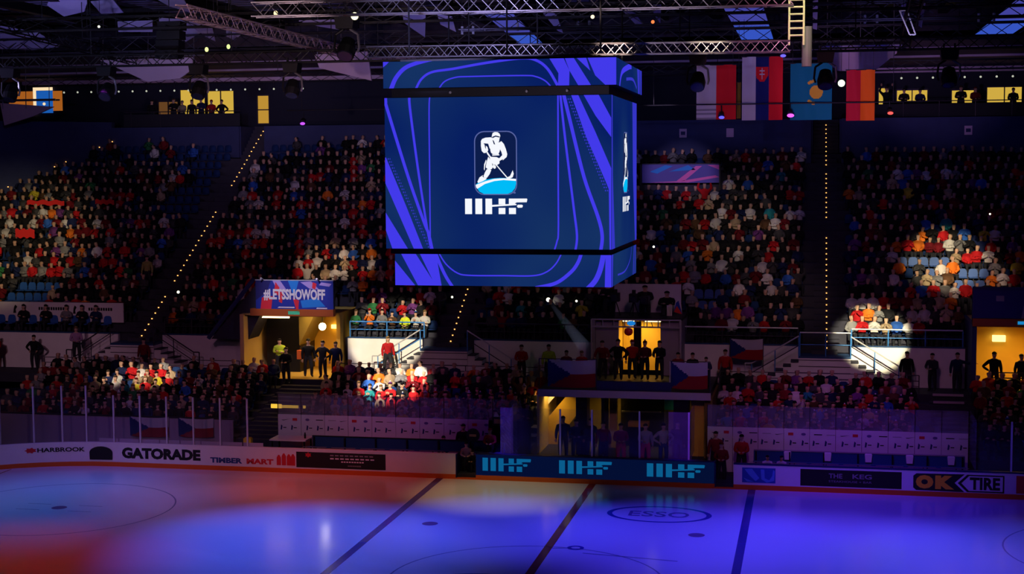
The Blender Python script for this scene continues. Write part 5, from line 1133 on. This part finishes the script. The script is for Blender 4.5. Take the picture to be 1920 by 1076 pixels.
# blocked zones of the upper stand (gateways, platform, aisles) and bare patches
def up_free(x, y, j):
    for a in AISLES:
        if abs(x-a) < (1.05 if a != 9.65 else 1.15): return False
    if -19.6 < x < -14.1 and y < 13.9: return False
    if -21 < x < -19.5 and y < 13.2: return False
    if 15.9 < x < 21.3 and y < 13.9: return False
    if -2.0 < x < 3.1 and y < 13.2: return False
    if -1.0 < x < 4.2 and 22.2 < y < 25.2: return False
    if x < -26.9 and y < 12.6: return False
    if x > -8.2 and j >= 17: return False
    if x < xleft(y)+.8: return False
    return True
EMPTY_SEATS = []        # individually built empty seats in view
def is_bare(x, y):
    if 13.3 < x < 15.6 and 16.4 < y < 17.2: return True
    if 14.6 < x < 17.6 and 15.4 < y < 16.4: return x > 15.9 or x < 15.2
    if 15.6 < x < 17.6 and 14.4 < y < 15.4: return True
    if 3.1 < x < 4.4 and 12.9 < y < 14.5: return True
    if -34.5 < x < -32 and 12.6 < y < 14.4: return True
    return False
crowd, seats_stuff = [], []
special = {}
for j in range(NUP):
    y = uy(j)+.54; z = uz(j)
    x = -50.0+.26*(j % 2)
    while x < 25:
        x += .52
        if not up_free(x, y, j): continue
        if is_bare(x, y): EMPTY_SEATS.append((x, y, z)); continue
        seats_stuff.append((x, y, z))
        fill = .93 if j < NUP-2 else .6
        if x < -26 and y > 25: fill = .30
        if -28.5 < x < -26.5 and y > 20: fill = .1
        if -21 > x > -24.4 and y > 26: fill = .3
        if -9.9 < x < -7 : fill = .7
        if rng.random() < fill: crowd.append((x+rng.normal(0, .03), y, z, 1))
# individually modelled people in the light pool on the front row (left of the scoreboard aisle) and elsewhere
front = [(-14.0, 'green'), (-13.25, 'orange'), (-12.6, 'grey'), (-12.05, 'brown'), (-11.35, 'yellow'), (-10.8, 'white'), (-10.35, 'white')]
keep = []
for c_ in crowd:
    if c_[1] < 12.2 and -14.4 < c_[0] < -9.95: continue
    keep.append(c_)
crowd = keep; PD = {p[0]: p for p in PAL}
hiv = ('bright yellow', (.75, .95, .05)); lab7 = ['in dark green jacket, leftmost in lit front row of upper stand', 'in bright orange jacket in the lit front row by blue railing', 'in grey jacket beside the orange jacket in lit front row', 'in brown jacket between grey and bright yellow jackets, lit front row', 'in bright yellow jacket in the lit front row by blue railing', 'in white jersey next to the bright yellow jacket', 'in white jersey at aisle end of the lit front row']
NIND = 0
for (x, cn), lb in zip(front, lab7):
    ci = (cn, (.72, .85, .04)) if cn == 'yellow' else PD[cn]
    seated_person(x, uy(0)+.54, uz(0), 'person '+lb, 'people in the lit upper front row', ci, rz=0); seats_stuff.append((x, uy(0)+.54, uz(0))); NIND += 1

SECN = [('behind left barrier', 'gateway steps', -1), ('behind left bench', 'gateway steps', 1), ('behind right bench', 'tunnel', 1), ('at far right', 'right steps', 1)]
LOWV = [(-27.5, -17.1), (-14.1, -3.3), (4.9, 14.0), (16.1, 18.6)]
count_ind = 0
for k in range(NLO):
    y = LY0+LD*k+.5; z = LZ0+LR*k
    for si, (x0, x1) in enumerate(LSEC):
        nm, fr_, dr = SECN[si]; idx = 0; start = x1 if dr < 0 else x0; n = int((x1-x0-.5)/.53)
        for i in range(n):
            x = start+dr*(.4+.53*i+(.26 if k % 2 else 0))
            if not (x0+.2 < x < x1-.2): continue
            seats_stuff.append((x, y, z))
            if rng.random() > .93: continue
            vis = LOWV[si][0] < x < LOWV[si][1]
            if k <= 4 and vis and count_ind < 246 and (k < 4 or (-12.5 < x < -8.5) or x < -17.1):
                ci = rcol(); h = int(rng.choice(5, p=[.3, .22, .2, .13, .15]))
                # pool light painted in: brighter clothes within the two light pools
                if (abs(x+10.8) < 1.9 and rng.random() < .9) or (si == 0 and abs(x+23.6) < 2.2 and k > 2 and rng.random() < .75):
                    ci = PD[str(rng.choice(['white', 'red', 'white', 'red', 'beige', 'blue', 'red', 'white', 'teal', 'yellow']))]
                if i >= len(ORD): continue
                lab = 'person in %s, %s, %s row %s, %s from %s' % (ci[0], HN[h], ORD[k], nm, ORD[i], fr_)
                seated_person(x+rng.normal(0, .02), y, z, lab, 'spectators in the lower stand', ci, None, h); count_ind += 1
            else: crowd.append((x+rng.normal(0, .03), y, z, 0))
print('individual spectators', count_ind, 'crowd', len(crowd), 'empty', len(EMPTY_SEATS))

# the rest of the crowd: one object
def lowpoly(pose):
    J, E, H = pose; V, Fc, tg = skin_body({k: v for k, v in J.items() if not k.startswith('ear') and k != 'nose'}, [e for e in E if not (e[1].startswith('ear') or e[1] == 'nose')], 0)
    return V, Fc, tg
LP = [lowpoly(p) for p in SEATP]; LP.append(lowpoly(pose_seated('up')))
def tri_quads(Fc): return [f if len(f) == 4 else (f+(f[-1],)*(4-len(f))) for f in Fc]
AV, AF, AC, nb = [], [], [], 0; flen = []
HC = [(.05, .03, .018), (.30, .18, .07), (.012, .009, .008), (.015, .01, .01), (.1, .06, .03)]
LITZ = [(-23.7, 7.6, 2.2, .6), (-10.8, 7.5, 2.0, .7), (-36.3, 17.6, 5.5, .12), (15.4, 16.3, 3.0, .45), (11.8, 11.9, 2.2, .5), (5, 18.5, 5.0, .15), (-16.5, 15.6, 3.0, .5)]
for (x, y, z, up_) in crowd:
    V, Fc, tg = LP[int(rng.choice(7, p=[.24, .19, .18, .1, .14, .14, .01]))]
    s = rng.uniform(.93, 1.07); a = rng.uniform(-.3, .3); R = np.array([[math.cos(a), -math.sin(a), 0], [math.sin(a), math.cos(a), 0], [0, 0, 1]])
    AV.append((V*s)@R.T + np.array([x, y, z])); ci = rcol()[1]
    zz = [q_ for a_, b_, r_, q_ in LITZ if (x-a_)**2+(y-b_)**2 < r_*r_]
    if zz and rng.random() < zz[0]: ci = PD[str(rng.choice(['white', 'white', 'red', 'beige', 'grey', 'blue', 'orange']))][1]  # pools of light also painted into brighter clothing colours
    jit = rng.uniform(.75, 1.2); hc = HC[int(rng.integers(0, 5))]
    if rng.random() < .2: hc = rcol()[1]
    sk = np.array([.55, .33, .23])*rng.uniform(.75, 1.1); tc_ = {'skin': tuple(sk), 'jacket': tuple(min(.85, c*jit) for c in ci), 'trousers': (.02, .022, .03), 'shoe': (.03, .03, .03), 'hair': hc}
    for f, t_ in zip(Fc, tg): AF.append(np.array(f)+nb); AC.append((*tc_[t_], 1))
    nb += len(V)
def big_mesh(name, AV, AF, AC, mt):
    V = np.concatenate(AV); lens = np.array([len(f) for f in AF]); loops = np.concatenate(AF)
    me = bpy.data.meshes.new(name); me.vertices.add(len(V)); me.vertices.foreach_set('co', V.astype('f').ravel()); me.loops.add(len(loops)); me.loops.foreach_set('vertex_index', loops.astype('i'))
    me.polygons.add(len(lens)); st_ = np.concatenate([[0], np.cumsum(lens)[:-1]]); me.polygons.foreach_set('loop_start', st_.astype('i')); me.polygons.foreach_set('use_smooth', np.ones(len(lens), dtype=bool))
    me.update(calc_edges=True); me.validate()
    at = me.attributes.new('tone', 'FLOAT_COLOR', 'FACE'); at.data.foreach_set('color', np.array(AC, 'f').ravel()); me.materials.append(mt)
    o = bpy.data.objects.new(name, me); COL.objects.link(o); return o
cw = big_mesh('crowd', AV, AF, AC, CROWD); tag(cw, 'dense dark crowd of seated spectators filling the upper and lower stands', 'crowd'); cw['kind'] = 'stuff'

# ------------------------------------------------------------------ stadium seats
def seat_mesh():
    pan = MB(); pan.prism([(-.21, -.18), (.21, -.18), (.23, .0), (.21, .2), (-.21, .2), (-.23, 0)], lambda u, v: (u, v, .40), lambda u, v: (u, v, .44), SEATB)
    bk = MB()
    pts = [(-.22, .42), (-.23, .62), (-.19, .80), (-.1, .85), (.1, .85), (.19, .80), (.23, .62), (.22, .42)]
    bk.prism(pts, lambda u, v: (u, .19+.06*(v-.42)-.12*(1-(u/.23)**2)*0+.0, v), lambda u, v: (u, .23+.06*(v-.42), v), SEATB)
    br = MB(); br.box(-.03, .03, .0, .2, 0, .40, DARKM); return pan, bk, br
pan, bk, br = seat_mesh()
def mk(mb, nm):
    me = bpy.data.meshes.new(nm); me.from_pydata(mb.v, [], mb.f); [me.materials.append(x) for x in mb.mats]; me.polygons.foreach_set('material_index', mb.m); return me
PM, BM_, RM = mk(pan, 'seat_pan'), mk(bk, 'backrest'), mk(br, 'bracket')
for (x, y, z) in EMPTY_SEATS[:70]:
    where = 'in the bright light pool on the right stand' if x > 12 else ('beside the wrinkled white sheet' if x > 0 else 'at the far left above the long pale banner')
    t = thing('stadium_seat', 'empty blue plastic seat %s' % where, 'seat', (x, y, z), 'empty blue seats '+where)
    for n_, me in (('seat_pan', PM), ('backrest', BM_), ('bracket', RM)): o = bpy.data.objects.new(n_, me); COL.objects.link(o); o.parent = t
for i in range(11):     # box seats under the long pale banner
    x = -34+.62*i
    t = thing('stadium_seat', 'dark blue seat in the balcony box below the long pale banner', 'seat', (x, 11.75, 4.66), 'box seats below the long banner')
    for n_, me in (('seat_pan', PM), ('backrest', BM_), ('bracket', RM)): o = bpy.data.objects.new(n_, me); COL.objects.link(o); o.parent = t; 
bx = MB(); bx.box(-50, -26.9, 11.3, 12.0, 4.2, 4.66, CONC); struct('balcony_floor', bx)
SV = np.array([v for mb in (pan, bk) for v in mb.v]); SF = [tuple(f) for f in pan.f]+[tuple(i+len(pan.v) for i in f) for f in bk.f]
AV, AF, AC, nb = [], [], [], 0
for (x, y, z) in seats_stuff:
    AV.append(SV+np.array([x, y+.08, z]))
    for f in SF: AF.append(np.array(f)+nb); AC.append((.012, .035, .13, 1))
    nb += len(SV)
so = big_mesh('stadium_seats', AV, AF, AC, CROWD); tag(so, 'blue seats under the crowd in all rows of the stands', 'seats'); so['kind'] = 'stuff'

# ------------------------------------------------------------------ small amber lamps along the aisle steps
LAMPM = MB(); LAMPM.box(-.028, .028, -.02, .02, 0, .05, AMB); LAMPM.box(-.035, .035, -.012, .03, -.01, .0, DARKM); lamp_me = mk(LAMPM, 'stair_light')
AN = {0: 'left', 1: 'scoreboard', 2: 'right'}
for ai, a in enumerate(AISLES):
    xl_ = a+(.0)
    ys = []
    for j in range(NUP): ys += [(uy(j)-.02, uz(j)-.12), (uy(j)+UD*.5-.02, uz(j)+UR*.5-.12)]
    ys += [(27.38+j*.42, 14.35+j*.26) for j in range(7)]
    skip = {0: range(25, 30), 1: (), 2: (20, 21, 22, 33)}[ai]
    for i, (y, z) in enumerate(ys):
        if i in skip or (ai == 0 and i in (8, 9)): continue
        o = bpy.data.objects.new('stair_light', lamp_me); COL.objects.link(o); o.location = (xl_, y, z); tag(o, 'tiny amber step light in the row up the %s aisle' % AN[ai], 'light', 'amber lights on the %s aisle' % AN[ai])
# lights along the dark parapet at the far left corner
for px_ in (.04, .075, .11, .23, .26, .35, .385):
    x = -41.5+px_*17; y = 27.5+(x+35)-.12; o = bpy.data.objects.new('parapet_light', lamp_me); COL.objects.link(o); o.location = (x, y, 5.0+.6*(y-11.6)+.55); tag(o, 'tiny amber light along the slanting dark parapet at far left', 'light', 'parapet lights at far left')
# phone torches in the crowd
for x, y, z, s, lb in ((-23.9, 12.3, 6.8, .075, 'bright white phone torch in the dark rows right of left aisle'), (-9.3, 13.5, 6.6, .06, 'small white phone torch under the scoreboard corner'), (-4.2, 13.2, 6.55, .11, 'brightest white torch with a beam, left of the camera platform'), (-2.75, 13.2, 6.5, .06, 'small warm phone torch left of the camera platform'), (.72, 17.4, 9.05, .06, 'white phone torch just right of scoreboard bottom'), (18.0, 20.1, 10.7, .05, 'tiny phone torch high at the far right')):
    m = MB(); m.ball((x, y, z), s, emis('torch', (1, .95, .72), 2.2), 10, 7); m.box(x-.04, x+.04, y+.02, y+.035, z-.12, z+.04, BLACK); tag(m.build('phone_torch', None, (x, y, z)), lb, 'phone')
# hazy beam from the brightest torch
bmh = bpy.data.materials.new('light_haze'); bmh.use_nodes = True; nt = bmh.node_tree; nt.nodes.clear()
vo = nt.nodes.new('ShaderNodeVolumePrincipled'); vo.inputs['Density'].default_value = .05; vo.inputs['Emission Strength'].default_value = .045; vo.inputs['Emission Color'].default_value = (.45, .5, .8, 1); oo = nt.nodes.new('ShaderNodeOutputMaterial'); nt.links.new(vo.outputs[0], oo.inputs['Volume'])
m = MB(); m.tube((-4.1, 12.9, 6.5), (-1.9, 10.0, 4.6), .07, bmh, 14, .34); tag(m.build('light_beam', None, (-4.1, 12.9, 6.5)), 'faint hazy beam slanting down from the brightest torch', 'light beam')

# ------------------------------------------------------------------ people standing around
SPO = {}
def standing(x, y, z, ci, label, arms='down', lean=0.0, rz=0.0, hair='dark', trous=None, stride=0.0, sc=1.0, group=None, hc=None, seated=False, fat=1.12):
    key = (arms, lean, stride, trous.name if trous else '', seated)
    if key not in SPO:
        p = pose_seated(arms, lean) if seated else pose_standing(arms, lean, (0, 0), stride); SPO[key] = (p, person_mesh('person', p, None, 1, trous), {})
    p, me, hs = SPO[key]
    if hair not in hs: hs[hair] = hair_mesh('hair', p, hair)
    o = bpy.data.objects.new('person', me); COL.objects.link(o); o.location = (x, y, z); o.rotation_euler = (0, 0, rz); o.scale = (sc*fat, sc*(1+(fat-1)*.5), sc); o.color = (*ci, 1); tag(o, label, 'person', group)
    c = bpy.data.objects.new({'cap': 'cap', 'beanie': 'bobble_hat'}.get(hair, 'hair'), hs[hair]); COL.objects.link(c); c.parent = o; c.color = (*(hc or ci), 1); return o
K_ = (.012, .012, .014); RD = (.5, .015, .02); DR = (.2, .01, .02); NV = (.012, .02, .08); WH = (.7, .68, .66); GY = (.2, .2, .21); OR_ = (.85, .2, .02); LIME = (.6, .8, .05)
PINKT = mat('pink_trousers', (.75, .05, .25), .8); BLUT = mat('blue_trousers', (.02, .05, .25), .8)
z1 = 3.35
standing(-.62, 7.6, z1, DR, 'person leaning by the grey wall left of central doorway', 'rail', .2, 0, 'hair')
standing(.12, 7.4, z1, K_, 'tall dark person with elbows out in front of left yellow door', 'hip', 0, 0, 'dark', sc=1.04)
standing(.72, 7.9, z1, RD, 'person in red jacket below the red balloon', 'down', 0, .3, 'cap', hc=RD)
standing(1.35, 7.6, z1, (.10, .01, .02), 'person in dark red jacket before the right yellow door', 'front', 0, -.1, 'beanie', hc=DR)
standing(2.02, 7.7, z1, K_, 'dark person at the right edge of the right yellow door', 'front', 0, -.3, 'dark')
for x, c, lb, h in ((-1.95, DR, 'person in dark red jacket leaning on the deck rail, further left', 'hair'), (-1.25, RD, 'person in red jacket leaning on the deck rail, nearer the doorway', 'long'), (3.1, DR, 'person in dark red behind the right draped flag, nearest the doorway', 'dark'), (3.75, K_, 'dark person with red hood in the middle behind right draped flag', 'cap'), (4.35, NV, 'short dark person at the right end behind right draped flag', 'dark')):
    standing(x, 5.2, z1, c, lb, 'folded', .0, 0, h, seated=False, sc=.88 if x < 4 else .78)
standing(-3.6, 9.9, 2.78, LIME, 'steward in yellow vest standing left of the deck', 'down', 0, .3, 'dark', sc=1.02)
standing(-4.95, 9.9, 2.78, RD, 'person in red sweater standing on the walkway left of deck', 'front', 0, 0, 'hair')
standing(-11.7, 9.75, 3.1, RD, 'person in red shirt on the lit steps left of scoreboard aisle', 'down', .05, .6, 'long', stride=.12)
standing(-33.4, 10.3, 2.78, RD, 'person in red suit standing at the far left edge', 'front', 0, 0, 'dark', trous=mat('red_trousers', (.4, .01, .015), .8))
standing(-31.2, 10.3, 2.78, K_, 'person in black jacket over white shirt at far left wall', 'hip', 0, 0, 'dark')
standing(-28.6, 10.0, 3.3, (.45, .25, .45), 'person in pale mauve top on the far left steps', 'front', .05, .4, 'long')
standing(-24.7, 9.7, 2.78, DR, 'person in dark red at the foot of the left aisle', 'down', 0, 0, 'hair')
standing(-17.6, 10.4, 2.8, LIME, 'steward in lime vest inside the dark doorway', 'folded', 0, .3, 'dark')
standing(-15.9, 9.9, 2.8, K_, 'dark person with orange bag in the left gateway', 'down', .05, .5, 'cap', stride=.12, hc=K_, sc=1.05)
standing(-15.0, 9.5, 2.8, (.02, .02, .03), 'broad dark person under the globe lamp in left gateway', 'hip', 0, -.2, 'dark', sc=1.03)
standing(-14.35, 9.6, 2.8, NV, 'dark blue person beside the gateway at the white wall', 'down', 0, .1, 'hair')
standing(-16.6, 8.6, 2.6, K_, 'dark person in front of the gateway fence', 'front', 0, 0, 'dark')
m = MB(); m.box(-16.45, -16.1, 9.75, 9.95, 3.7, 4.15, mat('bag_orange', (.8, .15, .02), .6)); m.path([(-16.4, 9.85, 4.15), (-16.28, 9.85, 4.35), (-16.15, 9.85, 4.15)], .015, BLACK); tag(m.build('shoulder_bag', None, (-16.3, 9.85, 3.7)), 'orange-red bag carried in the left gateway', 'bag')
standing(13.3, 10.0, 2.78, K_, 'dark person by the right wall, leftmost of three', 'down', 0, .2, 'dark')
standing(14.45, 10.0, 2.78, (.03, .03, .05), 'dark person by the right wall, middle of three', 'front', .03, -.5, 'dark', sc=.97)
standing(15.55, 9.9, 2.78, NV, 'dark blue person by the right wall pointing sideways', ('down', 'side'), 0, 0, 'dark')
standing(17.15, 9.7, 2.78, K_, 'dark silhouette standing in the right gateway beside wall lamp', ('hip', 'down'), 0, 0, 'cap', hc=K_, sc=1.05)
standing(18.35, 9.8, 2.78, K_, 'dark silhouette at the very right edge in the gateway', 'down', 0, .3, 'dark')
standing(4.95, 9.5, 2.78, RD, 'person in red jacket on the walkway right of the draped flag', 'down', 0, 0, 'hair')
# camera crew on the platform
zc = 6.1
def tv_camera(x, y, z, label, rz=0):
    t = thing('tv_camera', label, 'camera', (x, y, z))
    m = MB(); m.box(x-.2, x+.2, y-.3, y+.25, z+1.1, z+1.5, BLACK); m.build('body', t); m = MB(); m.tube((x, y-.25, z+1.35), (x, y-.6, z+1.33), .11, BLACK, 12, .14); m.build('lens', t)
    m = MB(); m.box(x-.09, x+.09, y+.05, y+.1, z+1.5, z+1.68, BLACK); m.build('viewfinder', t)
    for k in range(3): a = 2*PI*k/3+.5; p = MB(); p.tube((x, y, z+1.2), (x+.4*math.cos(a), y+.4*math.sin(a), z+.0), .03, DARKM, 6, .02); p.build('tripod_leg', t)
tv_camera(.55, 9.9, zc-.42, 'black television camera in the middle of the platform'); tv_camera(1.05, 10.3, zc-.55, 'black television camera slightly behind, mid platform'); tv_camera(-.35, 10.0, zc-.4, 'black television camera at the left of the platform')
standing(-.75, 10.6, zc-.25, K_, 'dark camera operator standing left on the platform', 'folded', .05, -.3, 'dark', sc=1.0, fat=1.45)
standing(.95, 11.2, zc-.35, K_, 'dark camera operator crouching over the middle cameras', 'front', .15, .1, 'dark', sc=.95, fat=1.5)
standing(2.05, 10.9, zc-.6, K_, 'dark hunched person at the right of the platform', 'folded', .1, .1, 'cap', sc=.95, hc=K_, fat=1.5)
m = MB(); m.box(2.1, 2.35, 10.3, 10.4, 6.1, 6.6, mat('card_white', (.65, .6, .6), .7)); tag(m.build('white_box', None, (2.2, 10.3, 6.1)), 'white box standing at the right of the camera platform', 'box')
m = MB()
for i, mm in enumerate((FW, FB, FR)): m.prism([(2.45, 6.3+i*0), (2.85, 6.2), (2.75-.08*i, 7.1-.25*i), (2.55, 7.0-.25*i)], lambda u, v: (u, 10.2-.01*i, v), lambda u, v: (u, 10.22-.01*i, v), mm)
tag(m.build('small_flag', None, (2.6, 10.2, 6.2)), 'small blue and red flag hanging at right end of platform', 'flag')
# people in the gates, benches and the tunnel
zb = .2
standing(-6.0, 1.9, zb, K_, 'dark standing person at right end of the left bench', 'down', 0, .1, 'dark')
m = MB(); m.tube((-5.45, 1.35, 1.65), (-5.45, 1.42, 1.65), .3, BLACK, 20); m.box(-5.6, -5.3, 1.33, 1.35, 1.6, 1.7, mat('gold_print', (.5, .3, .1), .6)); m.tube((-5.45, 1.4, .2), (-5.45, 1.4, 1.4), .02, DARKM, 6); tag(m.build('round_sign', None, (-5.45, 1.4, .2)), 'round black sign with gold print by the left gate', 'sign')
m = MB(); m.box(-4.75, -4.25, 2.2, 2.3, 1.95, 2.35, BLACK); m.box(-4.68, -4.32, 2.18, 2.2, 2.05, 2.25, mat('gold_print', (0,0,0))); m.box(-4.52, -4.48, 2.2, 2.3, .2, 1.95, DARKM); m.prism([(-4.7, 2.35), (-4.45, 2.35), (-4.6, 2.55)], lambda u, v: (u, 2.2, v), lambda u, v: (u, 2.3, v), WHTP); tag(m.build('sign_board', None, (-4.5, 2.25, .2)), 'black square sign with gold print above the left gate', 'sign')
standing(-5.6, .75, .02, (.35, .2, .25), 'person in mixed pale jacket bending in the left open gate', 'front', .15, .2, 'cap', sc=.8, hc=K_)
standing(-5.25, .55, .02, K_, 'small dark person nearest the lit board in left gate', 'front', .1, -.2, 'dark', sc=.62)
standing(-4.6, 1.1, .43, DR, 'person in dark red crouching behind the left end of lit board', 'front', .1, 0, 'cap', sc=.88, hc=RD)
standing(-6.9, 1.9, zb, K_, 'dark person seated at right end of left bench', 'lap', .1, .1, 'dark', sc=.9, seated=True)
standing(5.3, .9, .02, DR, 'person in dark red standing in the right open gate', 'front', 0, 0, 'cap', sc=.95, hc=DR)
standing(5.0, 1.9, zb, (.25, .02, .04), 'person in dark red at left end of right bench', 'down', 0, 0, 'dark')
standing(6.1, 1.6, zb, RD, 'player in red and white jersey with black cap by right bench', 'front', .03, 0, 'cap', sc=.98, hc=K_)
for x, lb in ((7.15, 'left'), (7.85, 'right')):
    standing(x, .9, .0, WH, 'player in white bending over right bench boards, the %s one' % lb, 'front', .3, .2 if x < 7.5 else -.3, 'cap', sc=.72, hc=K_)
standing(-1.75, 3.0, .43, NV, 'dark person beside the stair side in the tunnel mouth', 'down', 0, .2, 'dark', sc=1.03)
standing(-1.1, 2.6, .43, K_, 'dark person left of the black tunnel pillar', 'front', 0, .2, 'dark')
standing(-.55, 3.2, .43, K_, 'dark person right of the black tunnel pillar', 'down', 0, -.2, 'dark', sc=.98)
standing(.15, 2.2, .43, (.22, .01, .03), 'person in dark red jacket facing out of the tunnel', 'down', 0, 0, 'dark')
standing(.95, 1.9, .43, (.3, .03, .12), 'person with pink trousers, left of two in the tunnel', 'front', 0, .2, 'dark', trous=PINKT)
standing(2.0, 2.0, .43, (.45, .38, .5), 'person in pale top and pink trousers in the tunnel', ('front', 'down'), 0, .2, 'hair', trous=PINKT)
standing(2.75, 2.2, .43, (.6, .5, .55), 'player in pale numbered jersey at right of tunnel', 'hip', 0, .4, 'dark', trous=BLUT)
standing(3.3, 2.8, .43, K_, 'dark person by the right tunnel pillar', 'down', 0, 0, 'dark')
m = MB(); m.box(1.1, 2.0, 3.2, 3.7, 1.9, 2.1, mat('crate_orange', (.6, .3, .06), .7)); m.box(1.15, 1.95, 3.25, 3.65, .43, 1.9, DARKM); tag(m.build('equipment_cart', None, (1.5, 3.4, .43)), 'dark cart with orange top in the tunnel mouth', 'cart')
# seated guests in the far left box
for i, (x, c) in enumerate(((-32.6, K_), (-31.3, K_), (-30.1, GY), (-29.2, K_), (-28.4, NV))):
    standing(x, 11.75, 4.66, c, ['dark person in balcony box, furthest left', 'dark person in balcony box, second from the left', 'grey-coated person in the middle of the balcony box', 'dark person in balcony box, second from its right end', 'dark blue person at the right end of balcony box'][i], 'folded', 0, 0, 'dark', seated=True)
standing(-26.9, 15.0, uz(4), (.42, .40, .12), 'person in yellowish top standing beside the left aisle', 'down', 0, 0, 'dark')
for i, (x, c, lb, a_) in enumerate(((-33.1, K_, 'dark person on the concourse before the dim brown window', 'down'), (-31.6, K_, 'dark person on the concourse, leftmost at the yellow suite windows', 'folded'), (-31.0, (.35, .3, .2), 'person in pale top on the concourse at the yellow suite windows', 'front'), (-30.35, K_, 'dark person on the concourse in the gap between yellow windows', 'down'), (-29.7, NV, 'navy-clad person on the concourse before the second yellow window', 'folded'), (-29.0, RD, 'person in red on the concourse before the second yellow window', 'front'), (-28.3, K_, 'dark person on the concourse, right end of the yellow windows', 'hip'), (13.1, K_, 'dark person on the concourse right of the orange flag', 'up'), (14.1, K_, 'dark person at the left part of the wide right suite window', 'folded'), (15.0, NV, 'navy-clad person at the right part of the wide right suite window', 'front'), (17.3, K_, 'dark person before the third suite window on the right', 'folded'), (18.1, DR, 'person in dark red right of the third suite window', 'front'), (20.2, K_, 'dark person before the last suite window on the right', 'front'))):
    standing(x, 29.4, 15.99, c, lb, a_, 0, .2*math.sin(i*3), ['dark', 'hair', 'cap'][i % 3], sc=.97+.05*math.sin(i*2))
m = MB(); m.tube((-34.5, 28.2, 16.95), (-26.6, 28.2, 16.95), .03, RAILD, 6); m.tube((11.5, 28.2, 16.95), (24, 28.2, 16.95), .03, RAILD, 6)
for x in list(range(-34, -26, 2))+list(range(12, 24, 2)): m.tube((x, 28.2, 15.9), (x, 28.2, 16.95), .025, RAILD, 6)
m.box(-34.5, -26.6, 28.19, 28.21, 16.0, 16.8, mat('rail_infill', (.02, .02, .03), .8)); m.box(11.5, 24, 28.19, 28.21, 16.0, 16.8, MATS['rail_infill'])
struct('trim_2', m)
RSC = mat('scarf_red', (.7, .02, .02), .8)
for x0, x1, y, z, lb in ((-37.0, -34.6, 20.3, 11.2, 'long red strip banner held up by the crowd in upper left stand'), (-32.6, -31.4, 20.3, 11.25, 'short red strip banner held by the crowd right of the long one'), (-36.1, -34.9, 17.3, 9.4, 'red cloth held by the crowd in the lower part of far left stand')):
    m = MB(); n = 14
    for i in range(n):
        a, b = x0+(x1-x0)*i/n, x0+(x1-x0)*(i+1)/n; za, zb_ = z+.05*math.sin(i*1.3), z+.05*math.sin((i+1)*1.3); h = .28 if y > 18 else .5
        m.prism([(a, za), (b, zb_), (b, zb_+h), (a, za+h)], lambda u, v: (u, y, v), lambda u, v: (u, y+.02, v), RSC)
    tag(m.build('red_banner', None, (x0, y, z)), lb, 'banner')
